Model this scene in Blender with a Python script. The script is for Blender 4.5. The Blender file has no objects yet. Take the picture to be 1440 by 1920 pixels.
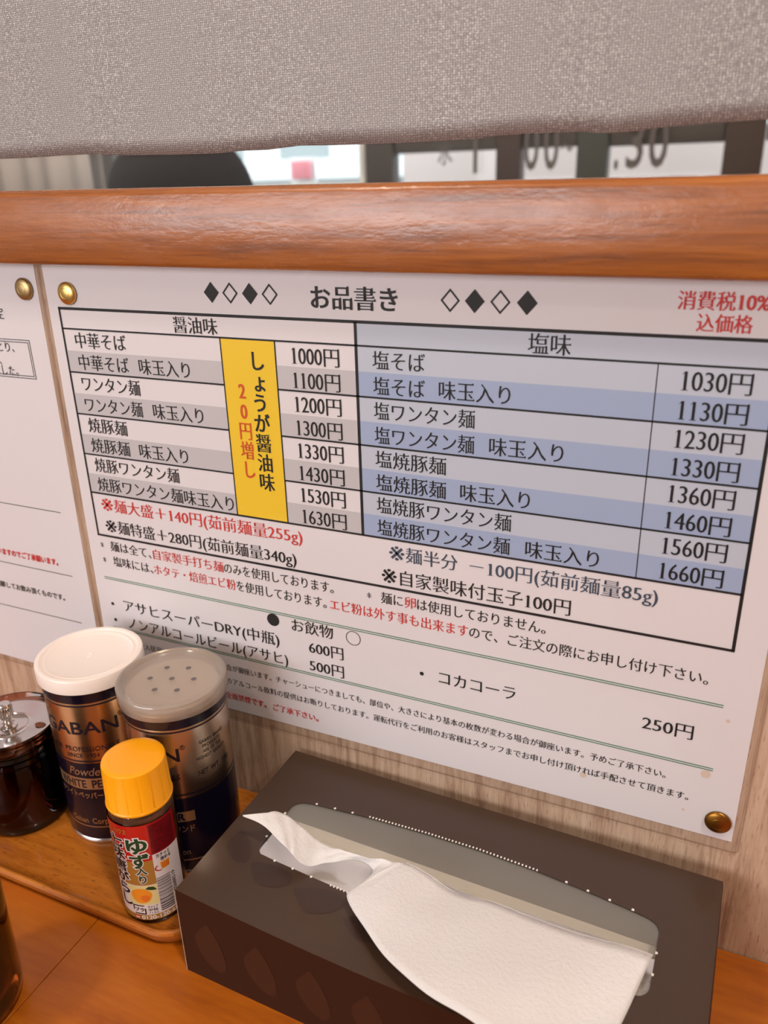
import bpy, bmesh, math, random
from mathutils import Vector, Matrix
random.seed(7)
SC = bpy.context.scene
COL = SC.collection
MM = 0.001
PI = math.pi

# ------------------------------------------------------------------ camera, light, exposure
cam = bpy.data.cameras.new('camera')
cam.sensor_fit = 'VERTICAL'; cam.sensor_height = 36.0; cam.sensor_width = 27.0
cam.lens = 1499.67 * 36 / 1920
cam.clip_start = 0.01; cam.clip_end = 100
cam.dof.use_dof = True; cam.dof.focus_distance = 0.45; cam.dof.aperture_fstop = 8.0
co = bpy.data.objects.new('camera', cam); COL.objects.link(co)
Rr = Vector((0.91457699, 0.4036642, -0.02457925)); Ru = Vector((-0.13247443, 0.35646135, 0.92487071)); Rf = Vector((-0.38209875, 0.84260935, -0.37948653))
co.matrix_world = Matrix(((Rr.x, Ru.x, -Rf.x, 0.3810121), (Rr.y, Ru.y, -Rf.y, -0.3726601), (Rr.z, Ru.z, -Rf.z, 0.0646832), (0, 0, 0, 1)))
SC.camera = co
SC.view_settings.view_transform = 'Standard'; SC.view_settings.look = 'None'
SC.view_settings.gamma = 1.0; SC.view_settings.use_curve_mapping = False
SC.view_settings.exposure = -0.2
SC.cycles.max_bounces = 8; SC.cycles.transparent_max_bounces = 16
SC.cycles.caustics_reflective = False; SC.cycles.caustics_refractive = False

world = bpy.data.worlds.new('world'); SC.world = world; world.use_nodes = True
bg = world.node_tree.nodes['Background']
bg.inputs[0].default_value = (0.88, 0.93, 1.0, 1); bg.inputs[1].default_value = 4.6

def area(name, loc, target, sx, sy, power, color, spread=180, shape='RECTANGLE'):
    l = bpy.data.lights.new(name, 'AREA'); l.shape = shape; l.size = sx; l.size_y = sy
    l.energy = power; l.color = color; l.spread = math.radians(spread)
    o = bpy.data.objects.new(name, l); COL.objects.link(o); o.location = loc
    d = Vector(target) - Vector(loc); o.rotation_euler = d.to_track_quat('-Z', 'Y').to_euler()
    return o
# daylight of the shop window behind the photographer, warm ceiling lamps above counter and kitchen
area('window_daylight', (-0.95, -2.34, 0.375), (-0.95, 0, 0.375), 1.9, 0.95, 25, (1.0, 0.97, 0.95))
for i, (lx, ly, p) in enumerate(((0.95, -0.6, 24.0), (-0.45, -0.8, 10.0), (1.6, -1.4, 12.0), (-0.3, 1.2, 22.0), (-1.7, 1.2, 28.0), (1.2, 1.2, 18.0))):
    area('ceiling_lamp_light', (lx, ly, 1.46), (lx, ly, 0), 0.14, 0.14, p, (1.0, 0.87, 0.76), shape='DISK')

# ------------------------------------------------------------------ materials
M = {}
def srgb(r, g, b):
    f = lambda c: (c / 255 / 12.92) if c / 255 <= 0.04045 else ((c / 255 + 0.055) / 1.055) ** 2.4
    return (f(r), f(g), f(b), 1)
def mat(name, col, rough=0.5, metal=0.0, coat=0.0, spec=0.5, trans=0.0, ior=1.5, bump=None, emis=None, coat_rough=0.05):
    m = bpy.data.materials.new(name); m.use_nodes = True
    nt = m.node_tree; p = nt.nodes['Principled BSDF']
    p.inputs['Base Color'].default_value = col; p.inputs['Roughness'].default_value = rough
    p.inputs['Metallic'].default_value = metal; p.inputs['Coat Weight'].default_value = coat
    p.inputs['Coat Roughness'].default_value = coat_rough
    p.inputs['Specular IOR Level'].default_value = spec; p.inputs['Transmission Weight'].default_value = trans; p.inputs['IOR'].default_value = ior
    if emis:
        p.inputs['Emission Color'].default_value = emis[0]; p.inputs['Emission Strength'].default_value = emis[1]
    if bump:
        sc, st, dist = bump
        tc = nt.nodes.new('ShaderNodeTexCoord'); n = nt.nodes.new('ShaderNodeTexNoise'); b = nt.nodes.new('ShaderNodeBump')
        n.inputs['Scale'].default_value = sc; n.inputs['Detail'].default_value = 4
        b.inputs['Strength'].default_value = st; b.inputs['Distance'].default_value = dist
        nt.links.new(tc.outputs['Object'], n.inputs['Vector']); nt.links.new(n.outputs['Fac'], b.inputs['Height']); nt.links.new(b.outputs[0], p.inputs['Normal'])
    M[name] = m; return m
def N(nt, t, **kw):
    n = nt.nodes.new(t)
    for k, v in kw.items():
        if k.startswith('i_'): n.inputs[k[2:].replace('_', ' ')].default_value = v
        else: setattr(n, k, v)
    return n
def wood(name, c1, c2, c3, stretch=(1, 12, 12), scale=14, rough=0.35, coat=0.3, fleck=0.0, fleck_col=(0.1, 0.05, 0.03, 1), fleck_scale=(60, 60, 900), bump=0.15, rough2=None, bdist=0.0006, coat_rough=0.1, patch=None):
    m = bpy.data.materials.new(name); m.use_nodes = True; nt = m.node_tree; L = nt.links.new
    p = nt.nodes['Principled BSDF']
    tc = N(nt, 'ShaderNodeTexCoord'); mp = N(nt, 'ShaderNodeMapping'); mp.inputs['Scale'].default_value = stretch
    L(tc.outputs['Object'], mp.inputs[0])
    n1 = N(nt, 'ShaderNodeTexNoise', i_Scale=scale, i_Detail=5.0, i_Roughness=0.6, i_Distortion=0.6); L(mp.outputs[0], n1.inputs['Vector'])
    n2 = N(nt, 'ShaderNodeTexNoise', i_Scale=scale * 6, i_Detail=3.0); L(mp.outputs[0], n2.inputs['Vector'])
    mx = N(nt, 'ShaderNodeMath', operation='MULTIPLY_ADD'); L(n2.outputs['Fac'], mx.inputs[0]); mx.inputs[1].default_value = 0.35; L(n1.outputs['Fac'], mx.inputs[2])
    cr = N(nt, 'ShaderNodeValToRGB'); e = cr.color_ramp.elements
    e[0].position = 0.45; e[0].color = c1; e[1].position = 0.9; e[1].color = c3
    k = e.new(0.66); k.color = c2
    L(mx.outputs[0], cr.inputs[0]); out = cr.outputs[0]
    if fleck > 0:
        mp2 = N(nt, 'ShaderNodeMapping'); mp2.inputs['Scale'].default_value = fleck_scale; L(tc.outputs['Object'], mp2.inputs[0])
        v = N(nt, 'ShaderNodeTexNoise', i_Scale=1.0, i_Detail=2.0); L(mp2.outputs[0], v.inputs['Vector'])
        r2 = N(nt, 'ShaderNodeValToRGB'); r2.color_ramp.elements[0].position = 0.60; r2.color_ramp.elements[0].color = (0, 0, 0, 1); r2.color_ramp.elements[1].position = 0.72; r2.color_ramp.elements[1].color = (fleck,) * 3 + (1,)
        L(v.outputs['Fac'], r2.inputs[0])
        mix = N(nt, 'ShaderNodeMix', data_type='RGBA'); L(r2.outputs[0], mix.inputs[0]); L(out, mix.inputs[6]); mix.inputs[7].default_value = fleck_col
        out = mix.outputs[2]
    L(out, p.inputs['Base Color'])
    p.inputs['Roughness'].default_value = rough; p.inputs['Coat Weight'].default_value = coat; p.inputs['Coat Roughness'].default_value = coat_rough
    b = N(nt, 'ShaderNodeBump'); b.inputs['Strength'].default_value = bump; b.inputs['Distance'].default_value = bdist
    L(mx.outputs[0], b.inputs['Height']); L(b.outputs[0], p.inputs['Normal'])
    if rough2:
        # worn varnish: small dents and dull patches in the clear coat
        n3 = N(nt, 'ShaderNodeTexNoise', i_Scale=60.0, i_Detail=6.0, i_Roughness=0.65); mp3 = N(nt, 'ShaderNodeMapping'); mp3.inputs['Scale'].default_value = (0.35, 1, 1)
        L(tc.outputs['Object'], mp3.inputs[0]); L(mp3.outputs[0], n3.inputs['Vector'])
        b2 = N(nt, 'ShaderNodeBump'); b2.inputs['Strength'].default_value = 0.55; b2.inputs['Distance'].default_value = 0.0015
        L(n3.outputs['Fac'], b2.inputs['Height']); L(b2.outputs[0], p.inputs['Coat Normal'])
        mr = N(nt, 'ShaderNodeMapRange'); L(n3.outputs['Fac'], mr.inputs[0]); mr.inputs[1].default_value = 0.35; mr.inputs[2].default_value = 0.7; mr.inputs[3].default_value = rough2[0]; mr.inputs[4].default_value = rough2[1]
        L(mr.outputs[0], p.inputs['Coat Roughness'])
    M[name] = m; return m

wood('beech_panel', srgb(140, 110, 90), srgb(186, 156, 132), srgb(206, 180, 158), stretch=(14, 14, 1.0), scale=11, rough=0.5, coat=0.05, fleck=0.7, fleck_col=srgb(136, 100, 78), fleck_scale=(900, 900, 130), bump=0.1)
wood('rail_varnish', srgb(108, 54, 8), srgb(150, 80, 14), srgb(172, 98, 24), stretch=(1, 22, 22), scale=9, rough=0.4, coat=1.0, bump=0.25, rough2=(0.16, 0.38))
wood('counter_wood', srgb(146, 72, 2), srgb(166, 86, 5), srgb(178, 98, 12), stretch=(1, 7, 7), scale=9, rough=0.4, coat=0.2, bump=0.05, coat_rough=0.15)
wood('tray_wood', srgb(152, 82, 20), srgb(178, 102, 28), srgb(194, 120, 40), stretch=(1, 10, 10), scale=11, rough=0.38, coat=0.25, fleck=0.75, fleck_col=srgb(110, 56, 22), fleck_scale=(170, 900, 900), bump=0.08)
mat('paper', srgb(236, 230, 234), 0.55)
mat('paper_band_grey', srgb(204, 200, 204), 0.55)
mat('paper_band_pale_blue', srgb(198, 206, 222), 0.55)
mat('paper_band_blue', srgb(166, 182, 216), 0.55)
mat('paper_yellow', srgb(250, 208, 36), 0.55)
mat('ink_black', srgb(12, 11, 13), 0.6)
mat('ink_red', srgb(214, 52, 48), 0.6)
mat('stain', srgb(226, 206, 188), 0.6)
mat('ink_slate', srgb(62, 76, 96), 0.6)
mat('ink_green', srgb(66, 130, 96), 0.6)
mat('ink_vermilion', srgb(216, 84, 30), 0.6)
mat('brass', srgb(222, 184, 110), 0.3, 1.0, bump=(260, 0.12, 0.0003))
mat('brass_tarnished', srgb(176, 150, 104), 0.4, 1.0, bump=(200, 0.12, 0.0003))
mat('brass_dark', srgb(150, 104, 44), 0.34, 1.0, bump=(200, 0.1, 0.0003))
mat('tin_warm_reflect', srgb(196, 152, 108), 0.27, 1.0)  # silver tinplate, with the wood's warm reflection put into the base colour
mat('tin_silver', srgb(202, 186, 168), 0.25, 1.0)
mat('tin_rim', srgb(225, 222, 220), 0.25, 1.0)
mat('navy_lacquer', srgb(13, 9, 28), 0.25, 0.0, coat=0.15)
mat('gold_print', srgb(206, 168, 124), 0.3, 0.8)
mat('print_dark', srgb(22, 16, 30), 0.35)
mat('white_plastic', srgb(240, 228, 220), 0.32, coat=0.2)
mat('yellow_cap', srgb(250, 166, 8), 0.33, coat=0.25)
mat('label_red', srgb(190, 34, 26), 0.3, coat=0.3)
mat('label_dark_red', srgb(140, 20, 30), 0.3, coat=0.3)
mat('label_gold', srgb(170, 122, 52), 0.35, coat=0.3)
mat('label_white', srgb(228, 220, 222), 0.35, coat=0.3)
mat('label_cream', srgb(226, 214, 150), 0.35, coat=0.3)
mat('label_green', srgb(22, 66, 36), 0.4)
mat('label_black', srgb(28, 16, 22), 0.4)
mat('label_orange', srgb(240, 150, 40), 0.4)
mat('label_orange_deep', srgb(232, 118, 42), 0.4)
mat('spice', srgb(112, 62, 34), 0.8, bump=(900, 0.8, 0.0008))
mat('chilli_oil', srgb(70, 8, 5), 0.4, coat=0.0)
mat('chrome', srgb(214, 210, 208), 0.14, 1.0)
mat('box_top', srgb(62, 44, 32), 0.35, spec=0.4, coat=0.3, coat_rough=0.2, bump=(45, 0.08, 0.001))
mat('box_front', srgb(50, 23, 11), 0.55, spec=0.2, coat=0.04, coat_rough=0.2)
mat('box_petal', srgb(62, 33, 19), 0.55, spec=0.2, coat=0.04, coat_rough=0.2)
mat('box_petal_dark', srgb(52, 35, 29), 0.35, spec=0.4, coat=0.3, coat_rough=0.2)
mat('box_edge', srgb(158, 142, 130), 0.7)
mat('box_inside', srgb(150, 140, 128), 0.8)
mat('tooth_white', srgb(236, 230, 224), 0.7)
mat('tissue_stack', srgb(240, 232, 216), 0.9)
mat('room_plaster', srgb(196, 178, 160), 0.8)
mat('room_grey', srgb(178, 170, 164), 0.8, bump=(3, 0.3, 0.02))
mat('floor_tile', srgb(120, 104, 92), 0.5)
mat('post_dark', srgb(88, 84, 82), 0.5)
mat('post_brown', srgb(84, 72, 68), 0.5)
mat('post_green', srgb(84, 88, 84), 0.5)
mat('white_frame', srgb(226, 228, 226), 0.5)
mat('sign_white', srgb(250, 236, 232), 0.6)
mat('sign_red', srgb(226, 140, 148), 0.6)
mat('facade', srgb(214, 216, 216), 0.8)
mat('facade_dark', srgb(150, 158, 158), 0.7)
mat('asphalt', srgb(110, 110, 112), 0.9)
mat('pot_black', srgb(44, 41, 41), 0.95, spec=0.1)
mat('letter_grey', srgb(104, 98, 98), 0.6)
mat('steel', srgb(170, 168, 165), 0.35, 1.0)

def see_through(name, tint, gloss_col, fac_mul=1.0, rough=0.05, diffuse=None, dfac=0.0, bump=None, ior=1.5):
    """thin clear sheet: passes light straight, reflects by Fresnel, may be milky"""
    m = bpy.data.materials.new(name); m.use_nodes = True; nt = m.node_tree; L = nt.links.new
    for n in list(nt.nodes):
        if n.type != 'OUTPUT_MATERIAL': nt.nodes.remove(n)
    out = [n for n in nt.nodes if n.type == 'OUTPUT_MATERIAL'][0]
    t = N(nt, 'ShaderNodeBsdfTransparent'); t.inputs[0].default_value = tint; cur = t.outputs[0]
    if diffuse:
        d = N(nt, 'ShaderNodeBsdfDiffuse'); d.inputs[0].default_value = diffuse
        tl = N(nt, 'ShaderNodeBsdfTranslucent'); tl.inputs[0].default_value = diffuse
        dm = N(nt, 'ShaderNodeMixShader'); dm.inputs[0].default_value = 0.4; L(d.outputs[0], dm.inputs[1]); L(tl.outputs[0], dm.inputs[2])
        mx = N(nt, 'ShaderNodeMixShader'); mx.inputs[0].default_value = dfac; L(cur, mx.inputs[1]); L(dm.outputs[0], mx.inputs[2]); cur = mx.outputs[0]
    g = N(nt, 'ShaderNodeBsdfGlossy'); g.inputs['Color'].default_value = gloss_col; g.inputs['Roughness'].default_value = rough
    f = N(nt, 'ShaderNodeFresnel'); f.inputs[0].default_value = ior
    mu = N(nt, 'ShaderNodeMath', operation='MULTIPLY'); mu.inputs[1].default_value = fac_mul; L(f.outputs[0], mu.inputs[0])
    mx = N(nt, 'ShaderNodeMixShader'); L(mu.outputs[0], mx.inputs[0]); L(cur, mx.inputs[1]); L(g.outputs[0], mx.inputs[2]); L(mx.outputs[0], out.inputs[0])
    if bump:
        tc = N(nt, 'ShaderNodeTexCoord'); n = N(nt, 'ShaderNodeTexNoise', i_Scale=bump[0], i_Detail=bump[3], i_Distortion=0.8); b = N(nt, 'ShaderNodeBump')
        b.inputs['Strength'].default_value = bump[1]; b.inputs['Distance'].default_value = bump[2]
        L(tc.outputs['Object'], n.inputs['Vector']); L(n.outputs['Fac'], b.inputs['Height']); L(b.outputs[0], g.inputs['Normal']); L(b.outputs[0], f.inputs['Normal'])
    M[name] = m; return m
see_through('laminate_film', (0.985, 0.975, 0.97, 1), (1, 1, 1, 1), 0.32, 0.07, bump=(16, 0.45, 0.003, 1.5))
see_through('acrylic', (0.93, 0.93, 0.92, 1), (1, 1, 1, 1), 0.04, 0.3)
see_through('window_glass', (0.95, 0.97, 0.97, 1), (1, 1, 1, 1), 0.2, 0.02)
see_through('milky_film', (0.93, 0.92, 0.90, 1), (1, 1, 1, 1), 0.7, 0.2, diffuse=(0.66, 0.62, 0.56, 1), dfac=0.42, bump=(25, 0.4, 0.002, 2))
see_through('milky_lid', (0.92, 0.88, 0.84, 1), (1, 1, 1, 1), 1.2, 0.14, diffuse=srgb(212, 196, 182), dfac=0.6)
see_through('bottle_clear', (0.97, 0.93, 0.88, 1), (1, 1, 1, 1), 1.1, 0.04)
see_through('jar_rim', (0.72, 0.5, 0.42, 1), (1, 1, 1, 1), 1.3, 0.04)
see_through('jar_glass', (0.30, 0.10, 0.08, 1), (1, 1, 1, 1), 0.7, 0.05)
see_through('amber_cup', (0.34, 0.14, 0.05, 1), (1, 1, 1, 1), 1.2, 0.08)
see_through('barcode_film', (1, 1, 1, 1), (1, 1, 1, 1), 1.0, 0.1)

def fabric_mat():
    m = bpy.data.materials.new('silver_weave'); m.use_nodes = True; nt = m.node_tree; L = nt.links.new
    p = nt.nodes['Principled BSDF']
    tc = N(nt, 'ShaderNodeTexCoord'); sep = N(nt, 'ShaderNodeSeparateXYZ'); L(tc.outputs['Object'], sep.inputs[0])
    hs = []
    for ax, sc in (('X', 5200.0), ('Z', 6400.0)):
        mul = N(nt, 'ShaderNodeMath', operation='MULTIPLY'); mul.inputs[1].default_value = sc; L(sep.outputs[ax], mul.inputs[0])
        s = N(nt, 'ShaderNodeMath', operation='SINE'); L(mul.outputs[0], s.inputs[0]); hs.append(s)
    add = N(nt, 'ShaderNodeMath', operation='ADD'); L(hs[0].outputs[0], add.inputs[0]); L(hs[1].outputs[0], add.inputs[1])
    n = N(nt, 'ShaderNodeTexNoise', i_Scale=1500.0, i_Detail=2.0); L(tc.outputs['Object'], n.inputs['Vector'])
    n2 = N(nt, 'ShaderNodeTexNoise', i_Scale=7.0, i_Detail=2.0); L(tc.outputs['Object'], n2.inputs['Vector'])
    ma = N(nt, 'ShaderNodeMath', operation='MULTIPLY_ADD'); L(add.outputs[0], ma.inputs[0]); ma.inputs[1].default_value = 0.10
    L(n.outputs['Fac'], ma.inputs[2])
    cr = N(nt, 'ShaderNodeValToRGB'); e = cr.color_ramp.elements
    e[0].position = 0.3; e[0].color = srgb(124, 118, 117); e[1].position = 0.85; e[1].color = srgb(232, 228, 222)
    k = e.new(0.6); k.color = srgb(156, 149, 148)
    L(ma.outputs[0], cr.inputs[0]); L(cr.outputs[0], p.inputs['Base Color'])
    p.inputs['Roughness'].default_value = 0.5; p.inputs['Metallic'].default_value = 0.15
    b = N(nt, 'ShaderNodeBump'); b.inputs['Strength'].default_value = 0.5; b.inputs['Distance'].default_value = 0.0004
    L(ma.outputs[0], b.inputs['Height']); L(b.outputs[0], p.inputs['Normal'])
    M['silver_weave'] = m
fabric_mat()
def tissue_mat():
    m = bpy.data.materials.new('tissue_paper'); m.use_nodes = True; nt = m.node_tree; L = nt.links.new
    for n in list(nt.nodes):
        if n.type != 'OUTPUT_MATERIAL': nt.nodes.remove(n)
    out = [n for n in nt.nodes if n.type == 'OUTPUT_MATERIAL'][0]
    d = N(nt, 'ShaderNodeBsdfDiffuse'); d.inputs[0].default_value = (0.96, 0.94, 0.94, 1)
    t = N(nt, 'ShaderNodeBsdfTranslucent'); t.inputs[0].default_value = (0.93, 0.89, 0.87, 1)
    mx = N(nt, 'ShaderNodeMixShader'); mx.inputs[0].default_value = 0.3; L(d.outputs[0], mx.inputs[1]); L(t.outputs[0], mx.inputs[2]); L(mx.outputs[0], out.inputs[0])
    tc = N(nt, 'ShaderNodeTexCoord'); n = N(nt, 'ShaderNodeTexNoise', i_Scale=420.0, i_Detail=5.0, i_Roughness=0.7); b = N(nt, 'ShaderNodeBump')
    b.inputs['Strength'].default_value = 0.8; b.inputs['Distance'].default_value = 0.0012
    L(tc.outputs['Object'], n.inputs['Vector']); L(n.outputs['Fac'], b.inputs['Height']); L(b.outputs[0], d.inputs['Normal'])
    M['tissue_paper'] = m
tissue_mat()

# ------------------------------------------------------------------ builders
def link_mesh(name, me, material, parent=None, smooth=False):
    o = bpy.data.objects.new(name, me); COL.objects.link(o)
    if material: me.materials.append(M[material])
    if parent is not None: o.parent = parent
    if smooth:
        me.polygons.foreach_set('use_smooth', [True] * len(me.polygons))
    return o
def raw(name, verts, faces, material, parent=None, smooth=False):
    me = bpy.data.meshes.new(name); me.from_pydata([tuple(c * MM for c in v) for v in verts], [], faces); me.update()
    return link_mesh(name, me, material, parent, smooth)
def from_bm(name, bm, material, parent=None, smooth=False):
    me = bpy.data.meshes.new(name); bm.to_mesh(me); bm.free(); return link_mesh(name, me, material, parent, smooth)
def autosmooth(o, ang=40):
    me = o.data
    me.polygons.foreach_set('use_smooth', [True] * len(me.polygons))
    me.set_sharp_from_angle(angle=math.radians(ang)); return o
def box(name, x0, x1, y0, y1, z0, z1, material, parent=None, bevel=0, seg=2):
    bm = bmesh.new(); bmesh.ops.create_cube(bm, size=1)
    for v in bm.verts:
        v.co = Vector(((x0 + x1) / 2 + v.co.x * (x1 - x0), (y0 + y1) / 2 + v.co.y * (y1 - y0), (z0 + z1) / 2 + v.co.z * (z1 - z0))) * MM
    if bevel: bmesh.ops.bevel(bm, geom=list(bm.edges), offset=bevel * MM, segments=seg, affect='EDGES', profile=0.5)
    o = from_bm(name, bm, material, parent)
    return autosmooth(o) if bevel else o
def lathe(name, prof, material, parent=None, c=(0, 0, 0), seg=64, ang=35, close=False):
    vs, fs = [], []
    n = len(prof)
    for i in range(seg):
        a = 2 * PI * i / seg
        for r, z in prof: vs.append((c[0] + r * math.cos(a), c[1] + r * math.sin(a), c[2] + z))
    for i in range(seg):
        j = (i + 1) % seg
        for k in range(n if close else n - 1):
            k2 = (k + 1) % n
            fs.append((i * n + k, j * n + k, j * n + k2, i * n + k2))
    me = bpy.data.meshes.new(name); me.from_pydata([tuple(q * MM for q in v) for v in vs], [], fs)
    bm = bmesh.new(); bm.from_mesh(me); bmesh.ops.remove_doubles(bm, verts=bm.verts, dist=1e-7)
    bmesh.ops.recalc_face_normals(bm, faces=bm.faces); bm.to_mesh(me); bm.free(); me.update()
    return autosmooth(link_mesh(name, me, material, parent), ang)
def cyl_patch(name, c, r, a0, a1, z0, z1, material, parent, step=3.0, th=0.0):
    n = max(2, int(abs(a1 - a0) / step) + 1); vs = []; fs = []
    for i in range(n):
        a = math.radians(a0 + (a1 - a0) * i / (n - 1))
        for z in (z0, z1): vs.append((c[0] + r * math.cos(a), c[1] + r * math.sin(a), c[2] + z))
    for i in range(n - 1): fs.append((2 * i, 2 * i + 2, 2 * i + 3, 2 * i + 1))
    return raw(name, vs, fs, material, parent, True)
def band(name, c, r, z0, z1, material, parent): 
    return lathe(name, [(r, z0), (r, z1)], material, parent, c, 96)
def empty(name, label, cat, loc=(0, 0, 0), group=None):
    o = bpy.data.objects.new(name, None); o.empty_display_size = 0.02; COL.objects.link(o)
    o.location = tuple(c * MM for c in loc)
    o['label'] = label; o['category'] = cat
    if group: o['group'] = group
    return o
def tag(o, label, cat, group=None):
    o['label'] = label; o['category'] = cat
    if group: o['group'] = group
    return o
def struct(o): o['kind'] = 'structure'; return o
def place(root, *objs):
    """children built in world coordinates keep their place under a moved root"""
    bpy.context.view_layer.update()
def root_fix(root):
    inv = Matrix.Translation(root.location).inverted()
    for ch in root.children: ch.matrix_parent_inverse = inv

# ------------------------------------------------------------------ printed characters
GL = {}
_fc = bpy.data.curves.new('glyph', 'FONT'); _fc.resolution_u = 3
_fo = bpy.data.objects.new('glyph', _fc); COL.objects.link(_fo)
def _mesh_of(s):
    _fc.body = s
    bpy.context.view_layer.update()
    ev = _fo.evaluated_get(bpy.context.evaluated_depsgraph_get())
    me = ev.to_mesh()
    vs = [(v.co.x, v.co.y) for v in me.vertices]; fs = [tuple(p.vertices) for p in me.polygons]
    ev.to_mesh_clear(); return vs, fs
_bar = None
def kind_of(ch):
    o = ord(ch)
    if 0x3040 <= o <= 0x309f: return 'kana'
    if 0x30a0 <= o <= 0x30ff: return 'kata'
    if 0x4e00 <= o <= 0x9fff: return 'kanji'
    return 'other'
def glyph(ch, style):
    """style: sans, sans_bold, mincho, mincho_bold. Returns (verts, faces, advance)"""
    global _bar
    key = (ch, style)
    if key in GL: return GL[key]
    if ch in ' 　': GL[key] = ([], [], 0.5 if ch == ' ' else 1.0); return GL[key]
    vs, fs = _mesh_of(ch)
    if _bar is None:
        b, _ = _mesh_of('|'); _bar = max(v[0] for v in b)
    full = ord(ch) > 0x2000
    if full: adv = 1.0
    else:
        b, _ = _mesh_of(ch + '|'); adv = max(v[0] for v in b) - _bar
    if ch == '※': vs = [((x - 0.318) * 1.6 + 0.5, (y - 0.335) * 1.6 + 0.38) for x, y in vs]
    # outline normals
    cnt = {}
    for f in fs:
        for i in range(len(f)):
            e = (f[i], f[(i + 1) % len(f)])
            cnt[e] = 1
    nxt, prv = {}, {}
    for (a, b) in cnt:
        if (b, a) not in cnt: nxt[a] = b; prv[b] = a
    area2 = sum((vs[f[0]][0] * (vs[f[1]][1] - vs[f[2]][1]) + vs[f[1]][0] * (vs[f[2]][1] - vs[f[0]][1]) + vs[f[2]][0] * (vs[f[0]][1] - vs[f[1]][1])) for f in fs if len(f) >= 3)
    sgn = 1 if area2 > 0 else -1
    k = kind_of(ch)
    if style == 'mincho': b_, a_ = {'kana': (0.006, 0.006), 'kata': (0.010, 0.009), 'kanji': (0.010, 0.008), 'other': (0.012, 0.014)}[k]
    elif style == 'mincho_bold': b_, a_ = {'kana': (-0.012, 0.022), 'kata': (-0.004, 0.02), 'kanji': (0.002, 0.019), 'other': (-0.006, 0.03)}[k]
    elif style == 'sans_bold': b_, a_ = (-0.014, 0.014)
    elif style == 'outline': b_, a_ = (-0.085, 0.085)
    elif style == 'heavy': b_, a_ = (-0.034, 0.034)
    else: b_, a_ = (0, 0)
    new = list(vs); extra = []
    if style != 'sans':
        def nrm(p, q):
            dx, dy = q[0] - p[0], q[1] - p[1]; l = math.hypot(dx, dy) or 1e-9
            return (dy / l * sgn, -dx / l * sgn), l
        for v in nxt:
            if v not in prv: continue
            (n1, l1), (n2, l2) = nrm(vs[prv[v]], vs[v]), nrm(vs[v], vs[nxt[v]])
            d = lambda n: (-b_ if style.startswith('mincho') else a_) * abs(n[1]) ** 1.5 + a_ * abs(n[0]) ** 1.5
            d1, d2 = d(n1), d(n2)
            det = n1[0] * n2[1] - n1[1] * n2[0]
            if abs(det) > 0.25:
                dx = (d1 * n2[1] - d2 * n1[1]) / det; dy = (n1[0] * d2 - n2[0] * d1) / det
            else:
                mx, my = n1[0] + n2[0], n1[1] + n2[1]; l = math.hypot(mx, my) or 1; dd = (d1 + d2) / 2
                dx, dy = mx / l * dd, my / l * dd
            lim = 0.035 if style != 'outline' else 0.13
            l = math.hypot(dx, dy)
            if l > lim: dx *= lim / l; dy *= lim / l
            new[v] = (vs[v][0] + dx, vs[v][1] + dy)
            # the little triangle a Mincho brush leaves at the right end of a level stroke
            if style.startswith('mincho') and k == 'kanji':
                for (na, la, nb, lb) in ((n1, l1, n2, l2), (n2, l2, n1, l1)):
                    if na[1] > 0.98 and la > 0.13 and nb[0] > 0.98:
                        x, y = new[v]; s_ = 1.0 if la > 0.3 else 0.7
                        extra.append(((x - 0.10 * s_, y - 0.004), (x - 0.035 * s_, y + 0.052 * s_), (x + 0.006, y - 0.004)))
    if style.startswith('mincho') and ch == '1':
        x0 = min(v[0] for v in new); x1 = max(v[0] for v in new); w = x1 - x0; sh = 0.03
        base = len(new); top = 0.682
        new += [(x0 - 0.085, 0), (x1 + 0.085, 0), (x1 + 0.085, 0.022), (x0 - 0.085, 0.022), (x0 - 0.11, top - 0.13), (x0 + 0.005, top - 0.075), (x0 + 0.03, top)]
        fs = fs + [(base, base + 1, base + 2, base + 3), (base + 4, base + 5, base + 6)]
    for t in extra:
        b0 = len(new); new += list(t); fs = fs + [(b0, b0 + 1, b0 + 2)]
    GL[key] = (new, fs, adv); return GL[key]
def layout(s, style, xscale=1.0, pitch=None, vertical=False):
    """glyphs of a string as one flat outline set in em units"""
    V, F = [], []; x = 0.0; y = 0.0
    for ch in s:
        vs, fs, adv = glyph(ch, style)
        b = len(V)
        if vertical:
            ox = -0.5 if ord(ch) > 0x2000 else -adv / 2
            if ch == 'ょ': ox += 0.08
            V += [(vx + ox, vy + y - 0.88) for vx, vy in vs]; y -= 1.0
        else:
            V += [((vx + x) * xscale, vy) for vx, vy in vs]; x += adv
        F += [tuple(i + b for i in f) for f in fs]
    return V, F, x * xscale
def bounds(V): return min(v[0] for v in V), max(v[0] for v in V), min(v[1] for v in V), max(v[1] for v in V)
def wall_text(s, x0, x1, zmid, size, material, parent, style='mincho', y=-0.62, name='printed_line'):
    V, F, w = layout(s, style); b = bounds(V)
    sx = (x1 - x0) / (b[1] - b[0])
    zc = zmid - 0.38 * size
    vs = [(x0 + (vx - b[0]) * sx, y, zc + vy * size) for vx, vy in V]
    return raw(name, vs, [f for f in F], material, parent)
def wall_rect(name, x0, x1, z0, z1, y, material, parent):
    return raw(name, [(x0, y, z0), (x1, y, z0), (x1, y, z1), (x0, y, z1)], [(0, 1, 2, 3)], material, parent)
def wall_rects(name, rs, y, material, parent):
    vs, fs = [], []
    for x0, x1, z0, z1 in rs:
        b = len(vs); vs += [(x0, y, z0), (x1, y, z0), (x1, y, z1), (x0, y, z1)]; fs.append((b, b + 1, b + 2, b + 3))
    return raw(name, vs, fs, material, parent)
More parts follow.
